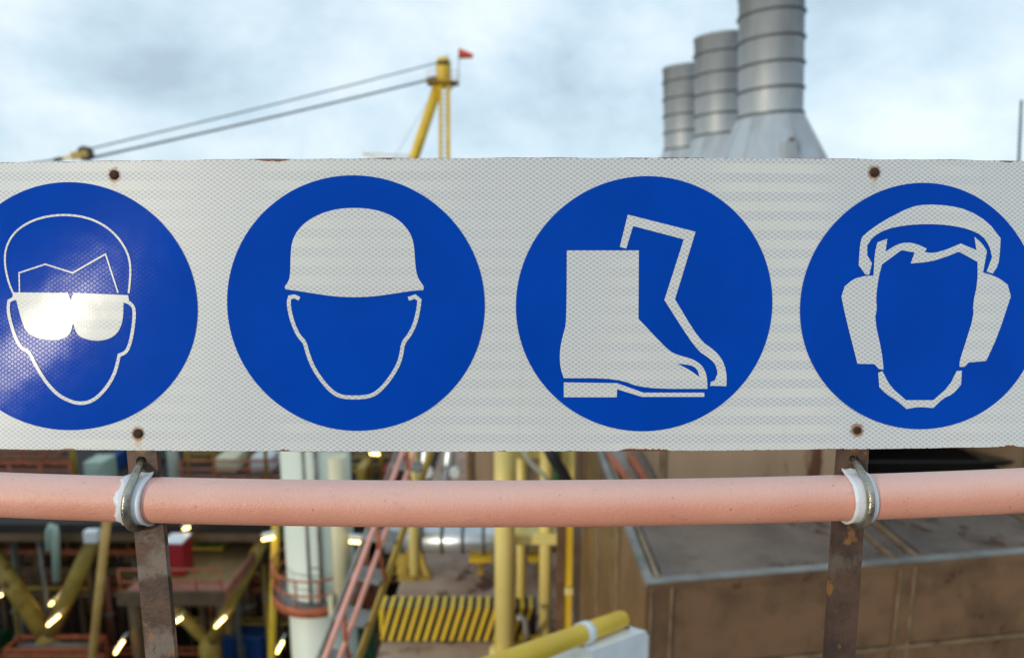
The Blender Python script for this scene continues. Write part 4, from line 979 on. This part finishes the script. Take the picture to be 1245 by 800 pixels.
# dense pipework in the open front of the module
rng = random.Random(5)
pc_ = (('orange', 'rusty orange'), ('old_yellow', 'dull yellow'), ('brownpanel', 'brown'), ('grey', 'grey'), ('pinkdeck', 'faded red'))
for k in range(26):
    mt, nm = rng.choice(pc_); x = rng.uniform(-21, -6.6); y = rng.uniform(24.3, 29); h_ = rng.uniform(2.2, 6.5); r_ = rng.uniform(.05, .13)
    o = thing('standpipe', nm+(' standpipe with bent arm' if k % 2 else ' straight standpipe')+' among the dark module pipework', 'pipe', (x, y, LZ), 'standpipes, '+nm+(' bent' if k % 2 else ' straight'))
    top = Vector((x, y, LZ+h_))
    pts = [Vector((x, y, LZ)), top-Vector((0, 0, .25)), top+Vector((.12, 0, -.06)), top+Vector((.3, 0, 0)), top+Vector((rng.uniform(.8, 3), 0, 0))] if k % 2 else [Vector((x, y, LZ)), top]
    MB().path(pts, r_, 10).build('tube', K[mt], o)
    for q in (.35, .7): MB().lathe((x, y, LZ+h_*q), [(r_, -.05), (r_*1.7, -.05), (r_*1.7, .05), (r_, .05)], 12).build('flange', K['grey'], o)
for k in range(7):
    z_ = LZ+.9+k*.85; y = 24.6+k*.75; x0_ = rng.uniform(-22, -15); x1_ = x0_+rng.uniform(5, 10); mt, nm = pc_[k % 5]
    o = thing('cable_tray', nm+' ladder tray run at mid height in the dark module', 'cable tray', (x0_, y, z_), 'ladder trays in the module')
    for d_ in (0, .35): MB().beam((x0_, y+d_, z_), (x1_, y+d_, z_), .04, .10).build('side_rail', K[mt], o)
    for q in range(int((x1_-x0_)/.5)): MB().beam((x0_+q*.5, y, z_), (x0_+q*.5, y+.35, z_), .05, .03).build('rung', K[mt], o)
    for q in (.1, .5, .9): MB().beam((x0_+(x1_-x0_)*q, y+.17, LZ), (x0_+(x1_-x0_)*q, y+.17, z_), .06, .06).build('prop', K['tan_beam'], o)
for k in range(9):  # made-up glowing globes, added for small warm glints
    x = rng.uniform(-20, -7); y = rng.uniform(25, 30); z_ = rng.uniform(LZ+1.5, LZ+5)
    o = thing('glint_globe', 'small round glowing globe on a thin stalk, added as a glint in the dark module', 'lamp', (x, y, LZ), 'added glint globes in the module')
    MB().tube((x, y, LZ), (x, y, z_), .03, 6).build('stalk', K['grey'], o)
    MB().lathe((x, y, z_), [(0, 0), (.07, .02), (.09, .09), (.06, .16), (0, .18)], 10).build('globe', K['lamp'], o)
    MB().lathe((x, y, z_+.17), [(.0, .06), (.12, 0), (0, 0)], 10).build('cap', K['grey'], o)

# service walkways crossing the dark module
for i, (z_, y, u0_, u1_, lab) in enumerate(((-11.9, 25.2, -60, 196, 'upper service walkway with orange railing inside the dark module'), (-14.3, 26.4, -60, 330, 'lower service walkway with orange railing inside the dark module'), (-11.4, 25.6, 262, 345, 'short service walkway with orange railing behind the slim yellow post'))):
    xa_, xb_ = at(u0_, 700, y).x, at(u1_, 700, y).x
    o = thing('service_walkway', lab, 'walkway', ((xa_+xb_)/2, y, LZ))
    MB().box(((xa_+xb_)/2, y+.5, z_-.05), (xb_-xa_, 1.0, .08)).build('grating', K['grating'], o)
    MB().box(((xa_+xb_)/2, y-.02, z_-.02), (xb_-xa_, .06, .26)).build('edge_channel', K['orange'], o)
    for h_ in (.5, 1.0): MB().tube((xa_, y, z_+h_), (xb_, y, z_+h_), .045, 8).build('rail', K['orange'], o)
    n_ = int((xb_-xa_)/1.2)
    for k in range(n_+1): x = xa_+(xb_-xa_)*k/n_; MB().tube((x, y, z_), (x, y, z_+1.0), .04, 8).build('rail_post', K['orange'], o)
    for k in range(4): x = xa_+(xb_-xa_)*(k+.5)/4; MB().box((x, y+.5, (LZ+z_)/2-.04), (.2, .2, z_-LZ-.08)).build('support', K['tan_beam'], o)
